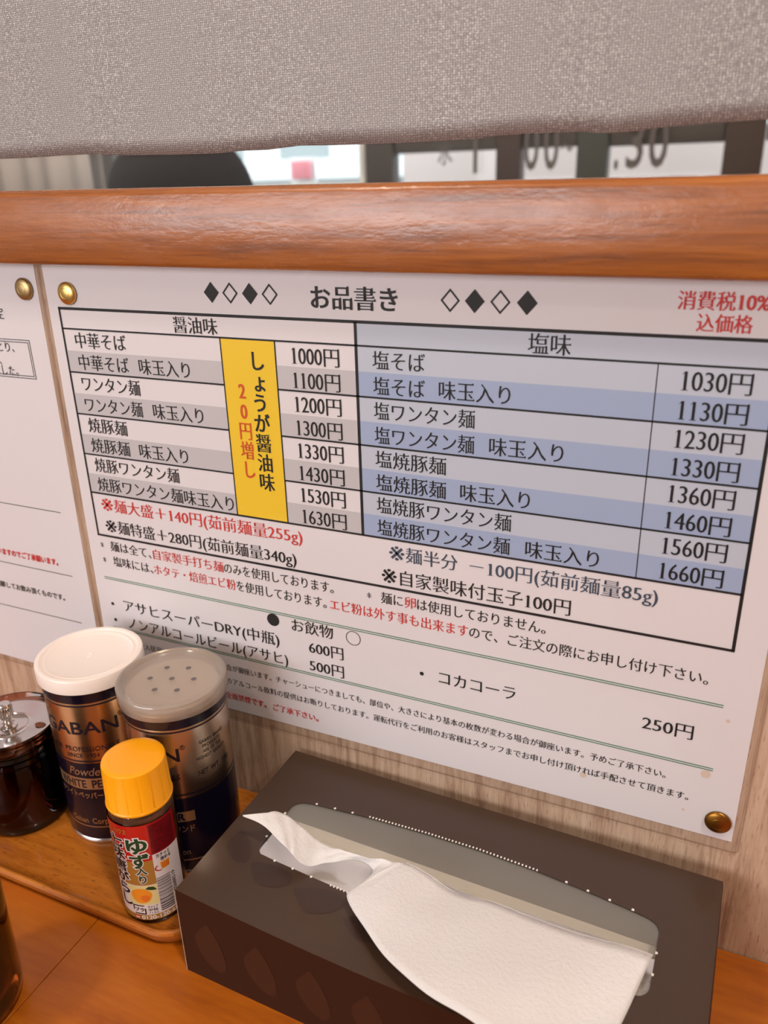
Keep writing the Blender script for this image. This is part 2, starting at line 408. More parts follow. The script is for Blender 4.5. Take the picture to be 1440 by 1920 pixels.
def refine(pts, faces, lim):
    """split a flat outline set finely enough to wrap round a can"""
    bm = bmesh.new(); vv = [bm.verts.new((p[0], p[1], 0)) for p in pts]
    for f in faces:
        try: bm.faces.new([vv[i] for i in f])
        except ValueError: pass
    bmesh.ops.triangulate(bm, faces=bm.faces)
    for _ in range(6):
        ed = [e for e in bm.edges if abs(e.verts[0].co.x - e.verts[1].co.x) > lim]
        if not ed: break
        bmesh.ops.subdivide_edges(bm, edges=ed, cuts=1)
        bmesh.ops.triangulate(bm, faces=bm.faces)
    bm.verts.index_update()
    P = [(v.co.x, v.co.y) for v in bm.verts]; F = [tuple(v.index for v in f.verts) for f in bm.faces]; bm.free()
    return P, F
def cyl_text(s, c, r, a_center, z_mid, size, material, parent, style='sans', xs=1.0, width=None, vertical=False, name='printed_line', tilt=0.0, slant=0.0):
    V, F, w = layout(s, style, vertical=vertical); b = bounds(V)
    if width is not None: xs = (math.radians(width) * r) / (b[1] - b[0]) / size
    if vertical: cx, cy = 0.0, (b[2] + b[3]) / 2
    else: cx, cy = (b[0] + b[1]) / 2, 0.35
    vs = []; V = [((vx + slant * (vy - 0.35)) * size * xs, vy * size) for vx, vy in V]; V, F = refine(V, F, r * 0.09)
    for vx, vy in V:
        X = vx - cx * size * xs; Y = vy - cy * size
        X, Y = X * math.cos(tilt) - Y * math.sin(tilt), X * math.sin(tilt) + Y * math.cos(tilt)
        a = math.radians(a_center) + X / r
        vs.append((c[0] + r * math.cos(a), c[1] + r * math.sin(a), c[2] + z_mid + Y))
    return raw(name, vs, F, material, parent)
def cyl_shape(pts, faces, c, r, a_center, z0, material, parent, name):
    vs = []; pts, faces = refine(pts, faces, r * 0.09)
    for X, Y in pts:
        a = math.radians(a_center) + X / r
        vs.append((c[0] + r * math.cos(a), c[1] + r * math.sin(a), c[2] + z0 + Y))
    return raw(name, vs, faces, material, parent)

# ------------------------------------------------------------------ room shell
CZ = -342.3          # counter top
FZ = CZ - 740        # floor
CEIL = 1480
struct(box('floor', -2800, 2800, -2450, 2300, FZ - 60, FZ, 'floor_tile'))
struct(box('ceiling', -2800, 2800, -2450, 2300, CEIL, CEIL + 60, 'room_plaster'))
struct(box('wall_left', -2860, -2800, -2450, 2300, FZ, CEIL, 'room_grey'))
struct(box('wall_right', 2800, 2860, -2450, 2300, FZ, CEIL, 'room_plaster'))
# rear wall with its window opening (the window is the daylight on the varnish)
wb = bmesh.new()
def add_bx(bm, x0, x1, y0, y1, z0, z1):
    r = bmesh.ops.create_cube(bm, size=1)
    for v in r['verts']: v.co = Vector(((x0 + x1) / 2 + v.co.x * (x1 - x0), (y0 + y1) / 2 + v.co.y * (y1 - y0), (z0 + z1) / 2 + v.co.z * (z1 - z0))) * MM
for a in ((-2800, -1900, FZ, CEIL), (0, 2800, FZ, CEIL), (-1900, 0, FZ, -100), (-1900, 0, 850, CEIL)): add_bx(wb, a[0], a[1], -2450, -2390, a[2], a[3])
struct(from_bm('wall_back', wb, 'room_plaster'))
# far wall beyond the kitchen: posts, transom, low wall
wf = bmesh.new()
for a in ((-2800, -1894, -100 + 0, CEIL), (-1894, 2800, 700, CEIL)): add_bx(wf, a[0], a[1], 2200, 2260, a[2], a[3])
add_bx(wf, -2800, 2800, 2200, 2260, FZ, 20)
struct(from_bm('wall_far', wf, 'room_grey'))
win = struct(bpy.data.objects.new('window_1', None)); COL.objects.link(win)
for x0, x1, m in ((-1894, -1838, 'post_dark'), (-809, -715, 'post_dark'), (-375, -300, 'post_brown'), (-133, -45, 'post_green'), (264, 364, 'post_brown'), (900, 980, 'post_brown'), (1700, 1780, 'post_brown')):
    box('mullion', x0, x1, 2180, 2240, 20, 700, m, win, 3)
box('mullion', -830, -811, 2175, 2235, 20, 700, 'white_frame', win, 2)
box('transom', -713, -377, 2190, 2230, 152, 250, 'post_dark', win, 3)
box('transom', -298, -135, 2190, 2230, 152, 250, 'post_dark', win, 3)
box('transom', -43, 262, 2190, 2230, 148, 250, 'post_dark', win, 3)
box('transom', 366, 898, 2190, 2230, 148, 250, 'post_dark', win, 3)
box('sill', -1838, -811, 2150, 2235, 40, 72, 'white_frame', win, 3)
box('pane', -1836, 1700, 2208, 2212, 20, 700, 'window_glass', win)
for s, x0, w, z in (('水', -560, 48, 150), ('1', -445, 14, 160), ('0', -287, 44, 165), ('0', -228, 44, 165), ('〜', -178, 36, 150), ('.', -24, 12, 160), ('3', 8, 46, 162), ('0', 68, 52, 162)):
    V, F, _ = layout(s, 'sans_bold'); b = bounds(V); sx = w / (b[1] - b[0])
    sz = 190 if s not in '水〜' else 80
    raw('lettering', [(x0 + (vx - b[0]) * sx, 2176, z + (vy - 0.38) * sz * 0.98) for vx, vy in V], F, 'letter_grey', win)
# pleats of a drawn curtain at the far left
ct = []; 
for i in range(61):
    x = -2780 + i * 14.6; ct.append((x, 2120 + 9 * math.sin(i * 0.75) + 8 * math.sin(i * 0.37)))
vs = []; fs = []
for z in (-300, 1300):
    for x, y in ct: vs.append((x, y, z))
n = len(ct)
for i in range(n - 1): fs.append((i, i + 1, n + i + 1, n + i))
mat('curtain_cloth', srgb(222, 212, 204), 0.9)
cur = raw('curtain', vs, fs, 'curtain_cloth', None, True)
md = cur.modifiers.new('t', 'SOLIDIFY'); md.thickness = 0.003
tag(cur, 'pale beige pleated curtain beyond the clear panel at far left', 'curtain')

# street outside
g = box('pavement', -9000, 9000, 2300, 14000, FZ - 150, FZ - 60, 'asphalt'); struct(g); g.name = 'ground'
bl = empty('building', 'pale grey building across the street with balconies, blurred through the window', 'building', (-3500, 7000, FZ - 60))
box('wall', -9000, -2200, 7400, 9000, FZ - 60, 4500, 'facade', bl)
for k in range(6):
    for j, z in enumerate((-600, 330, 1500, 2700)):
        x = -8200 + k * 1000
        box('window', x, x + 560, 7385, 7410, z, z + 560, 'facade_dark', bl)
for z in (120, 1300, 2500): box('balcony', -9000, -2300, 7000, 7400, z, z + 120, 'white_frame', bl, 6)
root_fix(bl)
sg = empty('shop_sign', 'small pinkish red sign in white frame outside, seen through the window', 'sign', (-1900, 3600, FZ - 60))
box('board', -1905, -1795, 3600, 3630, 99, 184, 'sign_red', sg, 3)
box('frame', -1925, -1775, 3632, 3650, 73, 203, 'white_frame', sg, 3)
box('post', -1860, -1840, 3650, 3680, FZ - 60, 120, 'post_dark', sg, 3)
root_fix(sg)
hb = empty('hoarding', 'long white board outside behind the window lettering', 'board', (0, 3000, FZ - 60))
box('panel', -1060, 2600, 3100, 3140, -500, 230, 'sign_white', hb, 3)
for x in (-1000, 200, 1400, 2500): box('post', x, x + 60, 3142, 3200, FZ - 60, 230, 'post_dark', hb, 3)
root_fix(hb)
# kitchen behind: back counter with the dome-lidded pot
kc = empty('kitchen_counter', 'steel back counter in the kitchen under the black dome-lidded pot', 'counter', (-1000, 1400, FZ))
box('worktop', -2300, 600, 1120, 1680, -360, -320, 'steel', kc, 4)
box('cabinet', -2260, 560, 1150, 1660, FZ, -360, 'steel', kc, 3)
root_fix(kc)
pt = empty('dome_pot', 'large black dome-lidded pot seen blurred through the clear panel', 'pot', (-955, 1400, -320))
lathe('body', [(0, -320), (150, -320), (172, -300), (176, -60), (180, 20)], 'pot_black', pt, (-955, 1400, 0), 48)
lathe('lid', [(182, 16), (182, 34)] + [(182 * math.cos(t), 34 + 180 * math.sin(t)) for t in [i * PI / 2 / 14 for i in range(1, 15)]], 'pot_black', pt, (-955, 1400, 0), 48)
lathe('knob', [(0, 244), (16, 242), (18, 232), (10, 222), (10, 210)], 'pot_black', pt, (-955, 1400, 0), 24)
root_fix(pt)
# ------------------------------------------------------------------ counter and front panel
cn = empty('counter', 'glossy orange-brown wooden counter with a board seam beside the tray', 'counter', (200, -250, CZ))
for x0, x1 in ((-1500, -714.8), (-714.6, 70.4), (70.8, 856), (856.2, 1640)):
    box('board', x0, x1, -470, -0.6, CZ - 34, CZ, 'counter_wood', cn, 0.35, 1)
box('support', -1450, 1600, -330, -300, FZ, CZ - 34, 'beech_panel', cn)
root_fix(cn)
struct(box('wall_front', -1500, 1640, 0, 18, FZ, 60, 'beech_panel'))

# varnished rail on top of the panel
def rail():
    n = 160; vs = []; fs = []
    x0, x1 = -900, 1300
    rnd = random.Random(3)
    for i in range(n + 1):
        x = x0 + (x1 - x0) * i / n
        t = max(-0.4, min(1.3, (x + 14) / 396))
        dz = -1.6 * t
        j = rnd.uniform(-0.22, 0.22); j2 = rnd.uniform(-0.15, 0.15)
        prof = [(30, 25.5), (-12.5, 25.5), (-14.3, 26.1 ), (-15, 27.6), (-15, 62.6 + dz + j), (-14.2, 64.6 + dz + j * 0.6), (-12.0, 65.9 + dz + j2), (-9.5, 66.2 + dz), (30, 66.2 + dz)]
        for y, z in prof:
            vs.append((x, y, z if z > 30 else z + (0.9 - 1.2 * t)))
    k = 9
    for i in range(n):
        for q in range(k):
            a = i * k + q; b = i * k + (q + 1) % k
            fs.append((a, a + k, b + k, b))
    fs.append(tuple(range(k - 1, -1, -1))); fs.append(tuple(n * k + q for q in range(k)))
    o = raw('wooden_rail', vs, fs, 'rail_varnish'); autosmooth(o, 50)
    bm = bmesh.new(); bm.from_mesh(o.data); bmesh.ops.recalc_face_normals(bm, faces=bm.faces); bm.to_mesh(o.data); bm.free()
    return o
tag(rail(), 'worn glossy orange varnished wooden rail above the menu sheets', 'rail')

# clear panel and the silver-grey cloth hanging before it
ap = box('clear_panel', -900, 1300, 12, 15, 64.6, 900, 'acrylic', None)
tag(ap, 'scratched clear acrylic partition panel standing on the wooden rail', 'partition')
def cloth():
    bz = [(-900, 84), (-300, 84.5), (-34.4, 83.8), (-9.1, 83.6), (14, 84.1), (32.8, 84.0), (53.4, 82.8), (85, 81.9), (116.5, 81.4), (133, 82.1), (148.8, 82.0), (167.4, 83.2), (187, 82.6), (205.1, 82.4), (224.4, 82.1), (255.7, 82.4), (270, 83.3), (282.6, 83.6), (303.6, 83.3), (319.3, 82.0), (330.2, 82.6), (340, 83.5), (350.9, 83.8), (378.5, 84.4), (420, 84), (700, 83), (1300, 84)]
    xs = sorted(set([b[0] for b in bz] + list(range(-900, 1301, 20))))
    def zb(x):
        for (a, za), (b, zb_) in zip(bz, bz[1:]):
            if a <= x <= b: return za + (zb_ - za) * (x - a) / (b - a)
    rows = [0, 0.01, 0.03, 0.07, 0.15, 0.3, 0.5, 0.75, 1]; vs = []; fs = []
    for r in rows:
        for x in xs:
            z = zb(x) * (1 - r) + 900 * r if r > 0 else zb(x)
            vs.append((x, 8 + 1.2 * math.sin(x / 95.0) * (1 - r) , z))
    n = len(xs)
    for i in range(len(rows) - 1):
        for j in range(n - 1): a = i * n + j; fs.append((a, a + 1, a + n + 1, a + n))
    o = raw('cloth_screen', vs, fs, 'silver_weave', None, True)
    md = o.modifiers.new('t', 'SOLIDIFY'); md.thickness = 0.0005; md.offset = 0
    return o
tag(cloth(), 'silver-grey sparkling woven cloth screen with wavy cut lower edge', 'screen')

# ------------------------------------------------------------------ menu sheets
ms = empty('menu_sheet', 'laminated menu sheet with price table, blue right columns and yellow stripe', 'menu', (200, 0, -266))
Y0 = -0.30
raw('paper', [(-10.9, Y0, -266.5), (410.9, Y0, -265.3), (412.2, Y0, 31), (-8.0, Y0, 31), (-10.9, -0.02, -266.5), (410.9, -0.02, -265.3), (412.2, -0.02, 31), (-8.0, -0.02, 31)],
    [(0, 1, 2, 3), (5, 4, 7, 6), (0, 4, 5, 1), (1, 5, 6, 2), (2, 6, 7, 3), (3, 7, 4, 0)], 'paper', ms)
RW = [0, -12.06] + [-12.06 - 13.355 * i for i in range(1, 9)]   # header and eight rows
XL, XA, XB, XC, XT, XR = 0, 114.8, 150.0, 198.8, 348.0, 396.6
B = -0.40
wall_rects('pale_blue_band', [(XC, XR, RW[1], RW[0])] + [(XC, XR, RW[i + 1], RW[i]) for i in (1, 3, 5, 7)], B, 'paper_band_pale_blue', ms)
wall_rects('blue_band', [(XC, XR, RW[i + 1], RW[i]) for i in (2, 4, 6, 8)], B, 'paper_band_blue', ms)
wall_rects('grey_band', [(XL, XA, RW[i + 1], RW[i]) for i in (2, 4, 6, 8)] + [(XB, XC, RW[i + 1], RW[i]) for i in (2, 4, 6, 8)], B, 'paper_band_grey', ms)
wall_rect('yellow_stripe', XA, XB, RW[9], RW[1], B, 'paper_yellow', ms)
Lw = []
def hl(x0, x1, z, w=0.9): Lw.append((x0, x1, z - w / 2, z + w / 2))
def vl(x, z0, z1, w=0.9): Lw.append((x - w / 2, x + w / 2, z0, z1))
ZB_ = -149.6
hl(-0.75, XR + 0.75, 0, 1.6); hl(-0.75, XR + 0.75, ZB_, 1.5); vl(0, ZB_, 0, 1.4); vl(XR, ZB_, 0, 1.6)
hl(0, XR, RW[1], 1.0)
for i in (3, 5, 7): hl(0, XA, RW[i], 1.0); hl(XB, XR, RW[i], 1.0)
hl(0, XR, RW[9], 1.2); vl(XA, RW[9], RW[1], 0.8); vl(XB, RW[9], RW[1], 0.8); vl(XC, RW[9], 0, 1.7); vl(XT, RW[9], RW[1], 0.5)
wall_rects('table_rule', Lw, -0.50, 'ink_black', ms)
wall_rects('green_rule', [(-1.3, 396.4, -181.8, -181.3), (-1.3, 396.4, -183.1, -182.6), (-1.3, 396.4, -221.4, -220.9), (-1.3, 396.4, -222.7, -222.2)], -0.50, 'ink_green', ms)
def T(s, x0, x1, z, size, m='ink_black', style='mincho', par=None): return wall_text(s, x0, x1, z, size, m, par or ms, style)
T('お品書き', 173.8, 222.6, 11.6, 12.8, style='mincho_bold')
for i, x in enumerate((112.3, 124.4, 137.0, 149.3, 250.0, 262.3, 274.8, 287.6)):
    filled = i in (0, 2, 5, 7)
    w, h = 4.9, 5.6; z = 12.2
    o_ = [(x - w, z), (x, z - h), (x + w, z), (x, z + h)]
    if filled: raw('diamond', [(a, -0.55, b) for a, b in o_], [(0, 1, 2, 3)], 'ink_black', ms)
    else:
        w2, h2 = w - 1.1, h - 1.25; i_ = [(x - w2, z), (x, z - h2), (x + w2, z), (x, z + h2)]
        raw('diamond', [(a, -0.55, b) for a, b in o_ + i_], [(k, (k + 1) % 4, 4 + (k + 1) % 4, 4 + k) for k in range(4)], 'ink_black', ms)
T('消費税10%', 353.2, 389.5, 15.6, 8.6, 'ink_red', 'mincho_bold'); T('込価格', 361.8, 384.0, 6.4, 8.4, 'ink_red', 'mincho_bold')
T('醤油味', 84.0, 113.8, -6.2, 10.2); T('塩味', 288.8, 309.0, -6.2, 10.8)
R_ = [(RW[i] + RW[i + 1]) / 2 for i in range(1, 9)]
S = 10.6
for i, (a, b, c, d) in enumerate((('中華そば', 8.7, 47.6, None), ('中華そば', 8.7, 47.5, (55.1, 91.8)), ('ワンタン麺', 8.2, 53.5, None), ('ワンタン麺', 7.9, 53.2, (61.1, 97.7)), ('焼豚麺', 7.7, 38.8, None), ('焼豚麺', 7.4, 38.6, (46.0, 83.0)), ('焼豚ワンタン麺', 7.5, 74.4, None), ('焼豚ワンタン麺味玉入り', 7.3, 112.8, None))):
    T(a, b, c, R_[i], S)
    if d: T('味玉入り', d[0], d[1], R_[i] + 0.1, S)
for i, s in enumerate(('1000', '1100', '1200', '1300', '1330', '1430', '1530', '1630')):
    T(s, 160.0, 178.6, R_[i] - 0.2, 12.6); T('円', 179.6, 188.9, R_[i] - 0.5, 11.2)
for i, (a, c, d) in enumerate((('塩そば', 236.9, None), ('塩そば', 236.8, (244.3, 281.3)), ('塩ワンタン麺', 263.6, None), ('塩ワンタン麺', 263.5, (271.3, 308.6)), ('塩焼豚麺', 248.5, None), ('塩焼豚麺', 248.5, (256.3, 293.3)), ('塩焼豚ワンタン麺', 284.2, None), ('塩焼豚ワンタン麺', 283.9, (292.1, 329.6)))):
    T(a, 208.0, c, R_[i] - 0.2, S)
    if d: T('味玉入り', d[0], d[1], R_[i] + 0.2, S)
for i, s in enumerate(('1030', '1130', '1230', '1330', '1360', '1460', '1560', '1660')):
    T(s, 358.4, 377.2, R_[i] + 0.2, 12.6); T('円', 378.0, 387.6, R_[i] - 0.1, 11.2)
T('※麺大盛＋140円(茹前麺量255g)', 7.3, 159.0, -126.4, 10.4, 'ink_red'); T('※麺特盛＋280円(茹前麺量340g)', 7.8, 153.8, -141.8, 10.4)
T('※麺半分 －100円(茹前麺量85g)', 214.8, 359.5, -127.0, 10.4, 'ink_slate'); T('※自家製味付玉子100円', 209.8, 317.5, -142.0, 10.6)
N1, N2 = -156.8, -168.0; s8 = 8.2
T('*', 0.2, 3.2, N1 - 1.2, 8.5); T('麺は全て、', 8.8, 43.0, N1, s8); T('自家製手打ち麺', 44.6, 100.0, N1, s8, 'ink_red'); T('のみを使用しております。', 100.4, 178.0, N1, s8)
T('*', 199.8, 202.8, N1 - 1.2, 8.5); T('麺に', 208.9, 222.6, N1, s8); T('卵', 223.8, 230.7, N1, s8, 'ink_red'); T('は使用しておりません。', 231.4, 305.1, N1, s8)
T('*', 0.2, 3.2, N2 - 1.2, 8.5); T('塩味には、', 9.1, 42.7, N2, s8); T('ホタテ・焙煎エビ粉', 43.6, 107.8, N2, s8, 'ink_red'); T('を使用しております。', 108.6, 172.6, N2, s8)
T('エビ粉は外す事も出来ます', 175.0, 262.0, N2, s8, 'ink_red'); T('ので、ご注文の際にお申し付け下さい。', 262.6, 387.7, N2, s8)
def disc(name, x, z, r, y, m, par, inner=0, n=40):
    vs = [(x + r * math.cos(2 * PI * i / n), y, z + r * math.sin(2 * PI * i / n)) for i in range(n)]
    if not inner: return raw(name, vs, [tuple(range(n))], m, par)
    vs += [(x + inner * math.cos(2 * PI * i / n), y, z + inner * math.sin(2 * PI * i / n)) for i in range(n)]
    return raw(name, vs, [(i, (i + 1) % n, n + (i + 1) % n, n + i) for i in range(n)], m, par)
disc('black_dot', 133.6, -187.6, 4.4, -0.55, 'ink_black', ms); disc('circle_mark', 189.6, -188.6, 4.9, -0.55, 'ink_black', ms, 4.5)
T('お飲物', 146.9, 176.0, -188.0, 10.0)
disc('bullet', 2.0, -202.3, 1.25, -0.55, 'ink_black', ms, n=16); disc('bullet', 2.2, -215.1, 1.25, -0.55, 'ink_black', ms, n=16); disc('bullet', 233.9, -202.8, 1.3, -0.55, 'ink_black', ms, n=16)
T('アサヒスーパーDRY(中瓶)', 11.8, 136.9, -201.6, 10.4); T('600円', 158.3, 182.4, -201.6, 10.2)
T('ノンアルコールビール(アサヒ)', 13.5, 142.2, -215.0, 10.4); T('500円', 157.9, 182.2, -214.8, 10.2)
T('コカコーラ', 244.6, 290.3, -202.4, 10.2); T('250円', 358.9, 384.5, -201.8, 10.2)
T('仕入状況により御提供出来ない場', 20.1, 92.6, -232.0, 5.4); T('合が御座います。チャーシューにつきましても、部位や、大きさにより基本の枚数が変わる場合が御座います。予めご了承下さい。', 93.1, 373.9, -232.0, 5.4)
T('当店では未成年者及び運転者へ', 20.1, 91.5, -242.8, 5.4); T('のアルコール飲料の提供はお断りしております。運転代行をご利用のお客様はスタッフまでお申し付け頂ければ手配させて頂きます。', 92.1, 386.6, -242.8, 5.4)
T('当店では店内', 40.0, 88.0, -254.6, 5.6, 'ink_red', 'mincho_bold'); T('全面禁煙です。', 90.2, 122.5, -254.6, 5.6, 'ink_red', 'mincho_bold'); T('ご了承下さい。', 127.5, 161.8, -254.9, 5.6, 'ink_red', 'mincho_bold')
def vtext(s, xc, ztop, zbot, w, m):
    V, F, _ = layout(s, 'mincho_bold', vertical=True); b = bounds(V)
    sz = (ztop - zbot) / (b[3] - b[2])
    raw('printed_column', [(xc + vx * w, -0.62, ztop + (vy - b[3]) * sz) for vx, vy in V], F, m, ms)
vtext('しょうが醤油味', 137.8, -18.8, -100.2, 10.8, 'ink_black'); vtext('20円増し', 126.3, -37.4, -93.6, 9.4, 'ink_vermilion')
for x, z, r_ in ((393.2, -225.5, 2.4), (399.5, -190.2, 1.0), (331.0, -246.0, 1.8), (385.0, -252.0, 0.8)):
    disc('stain', x, z, r_, -0.54, 'stain', ms, n=14)
# laminate film over the whole sheet, wider than the paper
raw('laminate_film', [(-14.2, -0.9, -272.5), (414.6, -0.9, -272.0), (416.2, -0.9, 32), (-11.4, -0.9, 32)], [(0, 1, 2, 3)], 'laminate_film', ms)
mat('film_edge', srgb(150, 118, 98), 0.3)
def strip(pts, w, y, m, par, name='film_edge'):
    vs, fs = [], []
    for (xa, za), (xb, zb) in zip(pts, pts[1:]):
        l = math.hypot(xb - xa, zb - za); nx, nz = -(zb - za) / l * w / 2, (xb - xa) / l * w / 2; b = len(vs)
        vs += [(xa + nx, y, za + nz), (xb + nx, y, zb + nz), (xb - nx, y, zb - nz), (xa - nx, y, za - nz)]; fs.append((b, b + 1, b + 2, b + 3))
    return raw(name, vs, fs, m, par)
strip([(-11.4, 32), (-14.2, -270.5), (-12.5, -272.4), (412.5, -272.0), (414.6, -270.0), (416.2, 32)], 0.35, -0.93, 'film_edge', ms)
root_fix(ms)

# notice sheet to the left
ns = empty('notice_sheet', 'laminated white notice sheet at the left edge with boxed note and red line', 'notice', (-200, 0, -273))
raw('paper', [(-430, Y0, -270), (-18.4, Y0, -273.8), (-14.6, Y0, 31), (-430, Y0, 31), (-430, -0.02, -270), (-18.4, -0.02, -273.8), (-14.6, -0.02, 31), (-430, -0.02, 31)],
    [(0, 1, 2, 3), (5, 4, 7, 6), (0, 4, 5, 1), (1, 5, 6, 2), (2, 6, 7, 3), (3, 7, 4, 0)], 'paper', ns)
def T2(s, x1, w, z, size, m='ink_black', style='sans'): return wall_text(s, x1 - w, x1, z, size, m, ns, style)
T2('定', -47.2, 6.6, -4.8, 8.0)
rr = []
for e in (0, 1.5):
    xa, xb, za, zb = -160 + e, -29.5 - e, -45.8 + e, -20.8 - e; w = 0.45
    rr += [(xa, xb, za, za + w), (xa, xb, zb - w, zb), (xa, xa + w, za, zb), (xb - w, xb, za, zb)]
wall_rects('note_border', rr, -0.5, 'ink_black', ns)
T2('適度な間隔をとり、', -43.9, 56, -26.0, 7.2); T2('お席にご案内致します、', -57.3, 62, -34.8, 7.2); T2('テーブルを配置しました。', -44.4, 74, -41.3, 7.2)
T2('お時間を頂く場合もございますのでご了承願います。', -42.7, 112, -178.2, 5.6, 'ink_red', 'heavy')
T2('濃さはお好きに調節してお飲み頂くものです。', -43.1, 104, -206.6, 5.4, 'ink_black', 'sans_bold')
wall_rects('rule', [(-400, -31.0, -138.6, -138.1), (-400, -31.4, -187.5, -187.0), (-400, -31.2, -225.3, -224.8)], -0.5, 'ink_black', ns)
raw('laminate_film', [(-434, -0.8, -276), (-15.2, -0.8, -277.2), (-12.4, -0.8, 32), (-434, -0.8, 32)], [(0, 1, 2, 3)], 'laminate_film', ns)
strip([(-434, -275.6), (-17.2, -277.1), (-15.3, -275.0), (-12.4, 32)], 0.35, -0.83, 'film_edge', ns)
root_fix(ns)

# brass tacks
def tack(x, z, m, label, r=6.7):
    t = empty('brass_tack', label, 'tack', (x, -0.9, z), 'brass tacks holding the laminated sheets')
    prof = [(r * math.sin(a), 0.6 + 2.1 * math.cos(a)) for a in [i * PI / 2 / 10 for i in range(11)]] + [(r, 0.0), (r - 0.8, 0.0)]
    h = lathe('head', prof, m, t, (0, 0, 0), 40)
    e = lathe('shank', [(0.55, 0), (0.5, -6), (0, -8)], m, t, (0, 0, 0), 12)
    # stamped ring and crossed strokes on the head
    k = lathe('stamped_ring', [(2.9, 2.46), (3.1, 2.52), (3.3, 2.4)], m, t, (0, 0, 0), 32)
    t.rotation_euler = (PI / 2, 0, 0)
    return t
tack(9.2, 9.0, 'brass', 'bright gold brass tack at the top left corner of the menu sheet')
tack(-25.0, 10.6, 'brass_tarnished', 'dull tarnished brass tack on the notice sheet at far left')
tack(402.7, -253.9, 'brass_dark', 'dark bronze tack at the bottom right corner of the menu sheet')

# ------------------------------------------------------------------ tray
TZ = -336.3
def rrect(x0, x1, y0, y1, r, n=10):
    P = []
    for cx, cy, a0 in ((x1 - r, y1 - r, 0), (x0 + r, y1 - r, 90), (x0 + r, y0 + r, 180), (x1 - r, y0 + r, 270)):
        for i in range(n + 1):
            a = math.radians(a0 + 90 * i / n); P.append((cx + r * math.cos(a), cy + r * math.sin(a)))
    return P
tr = empty('tray', 'honey-coloured wooden tray with raised rounded rim holding the seasonings', 'tray', (-30, -64, CZ))
def tray():
    x0, x1, y0, y1, r = -215, 137.5, -125.5, -3.0, 26
    rings = [(7.0, CZ + 0.0), (3.5, CZ + 1.2), (0.6, CZ + 6.5), (0, CZ + 9.6), (0.5, CZ + 11.0), (1.5, CZ + 11.8), (2.6, CZ + 11.7), (7.2, CZ + 6.9), (8.6, CZ + 6.1), (12, CZ + 6.0)]
    vs, fs = [], []; n = None
    for ins, z in rings:
        P = rrect(x0 + ins, x1 - ins, y0 + ins, y1 - ins, max(2, r - ins)); n = len(P)
        vs += [(a, b, z) for a, b in P]
    for k in range(len(rings) - 1):
        for i in range(n): j = (i + 1) % n; fs.append((k * n + i, k * n + j, (k + 1) * n + j, (k + 1) * n + i))
    fs.append(tuple(range(n - 1, -1, -1))); m_ = len(rings) - 1
    b = len(vs)
    o = raw('rim', vs, fs, 'tray_wood', tr); autosmooth(o, 30)
    P = rrect(x0 + 11.5, x1 - 11.5, y0 + 11.5, y1 - 11.5, r - 11.5)
    q = raw('tray_floor', [(a, b, CZ + 6.0) for a, b in P] + [(a, b, CZ + 2) for a, b in P], [tuple(range(len(P)))] + [tuple(range(2 * len(P) - 1, len(P) - 1, -1))], 'tray_wood', tr)
    return o
tray(); root_fix(tr)

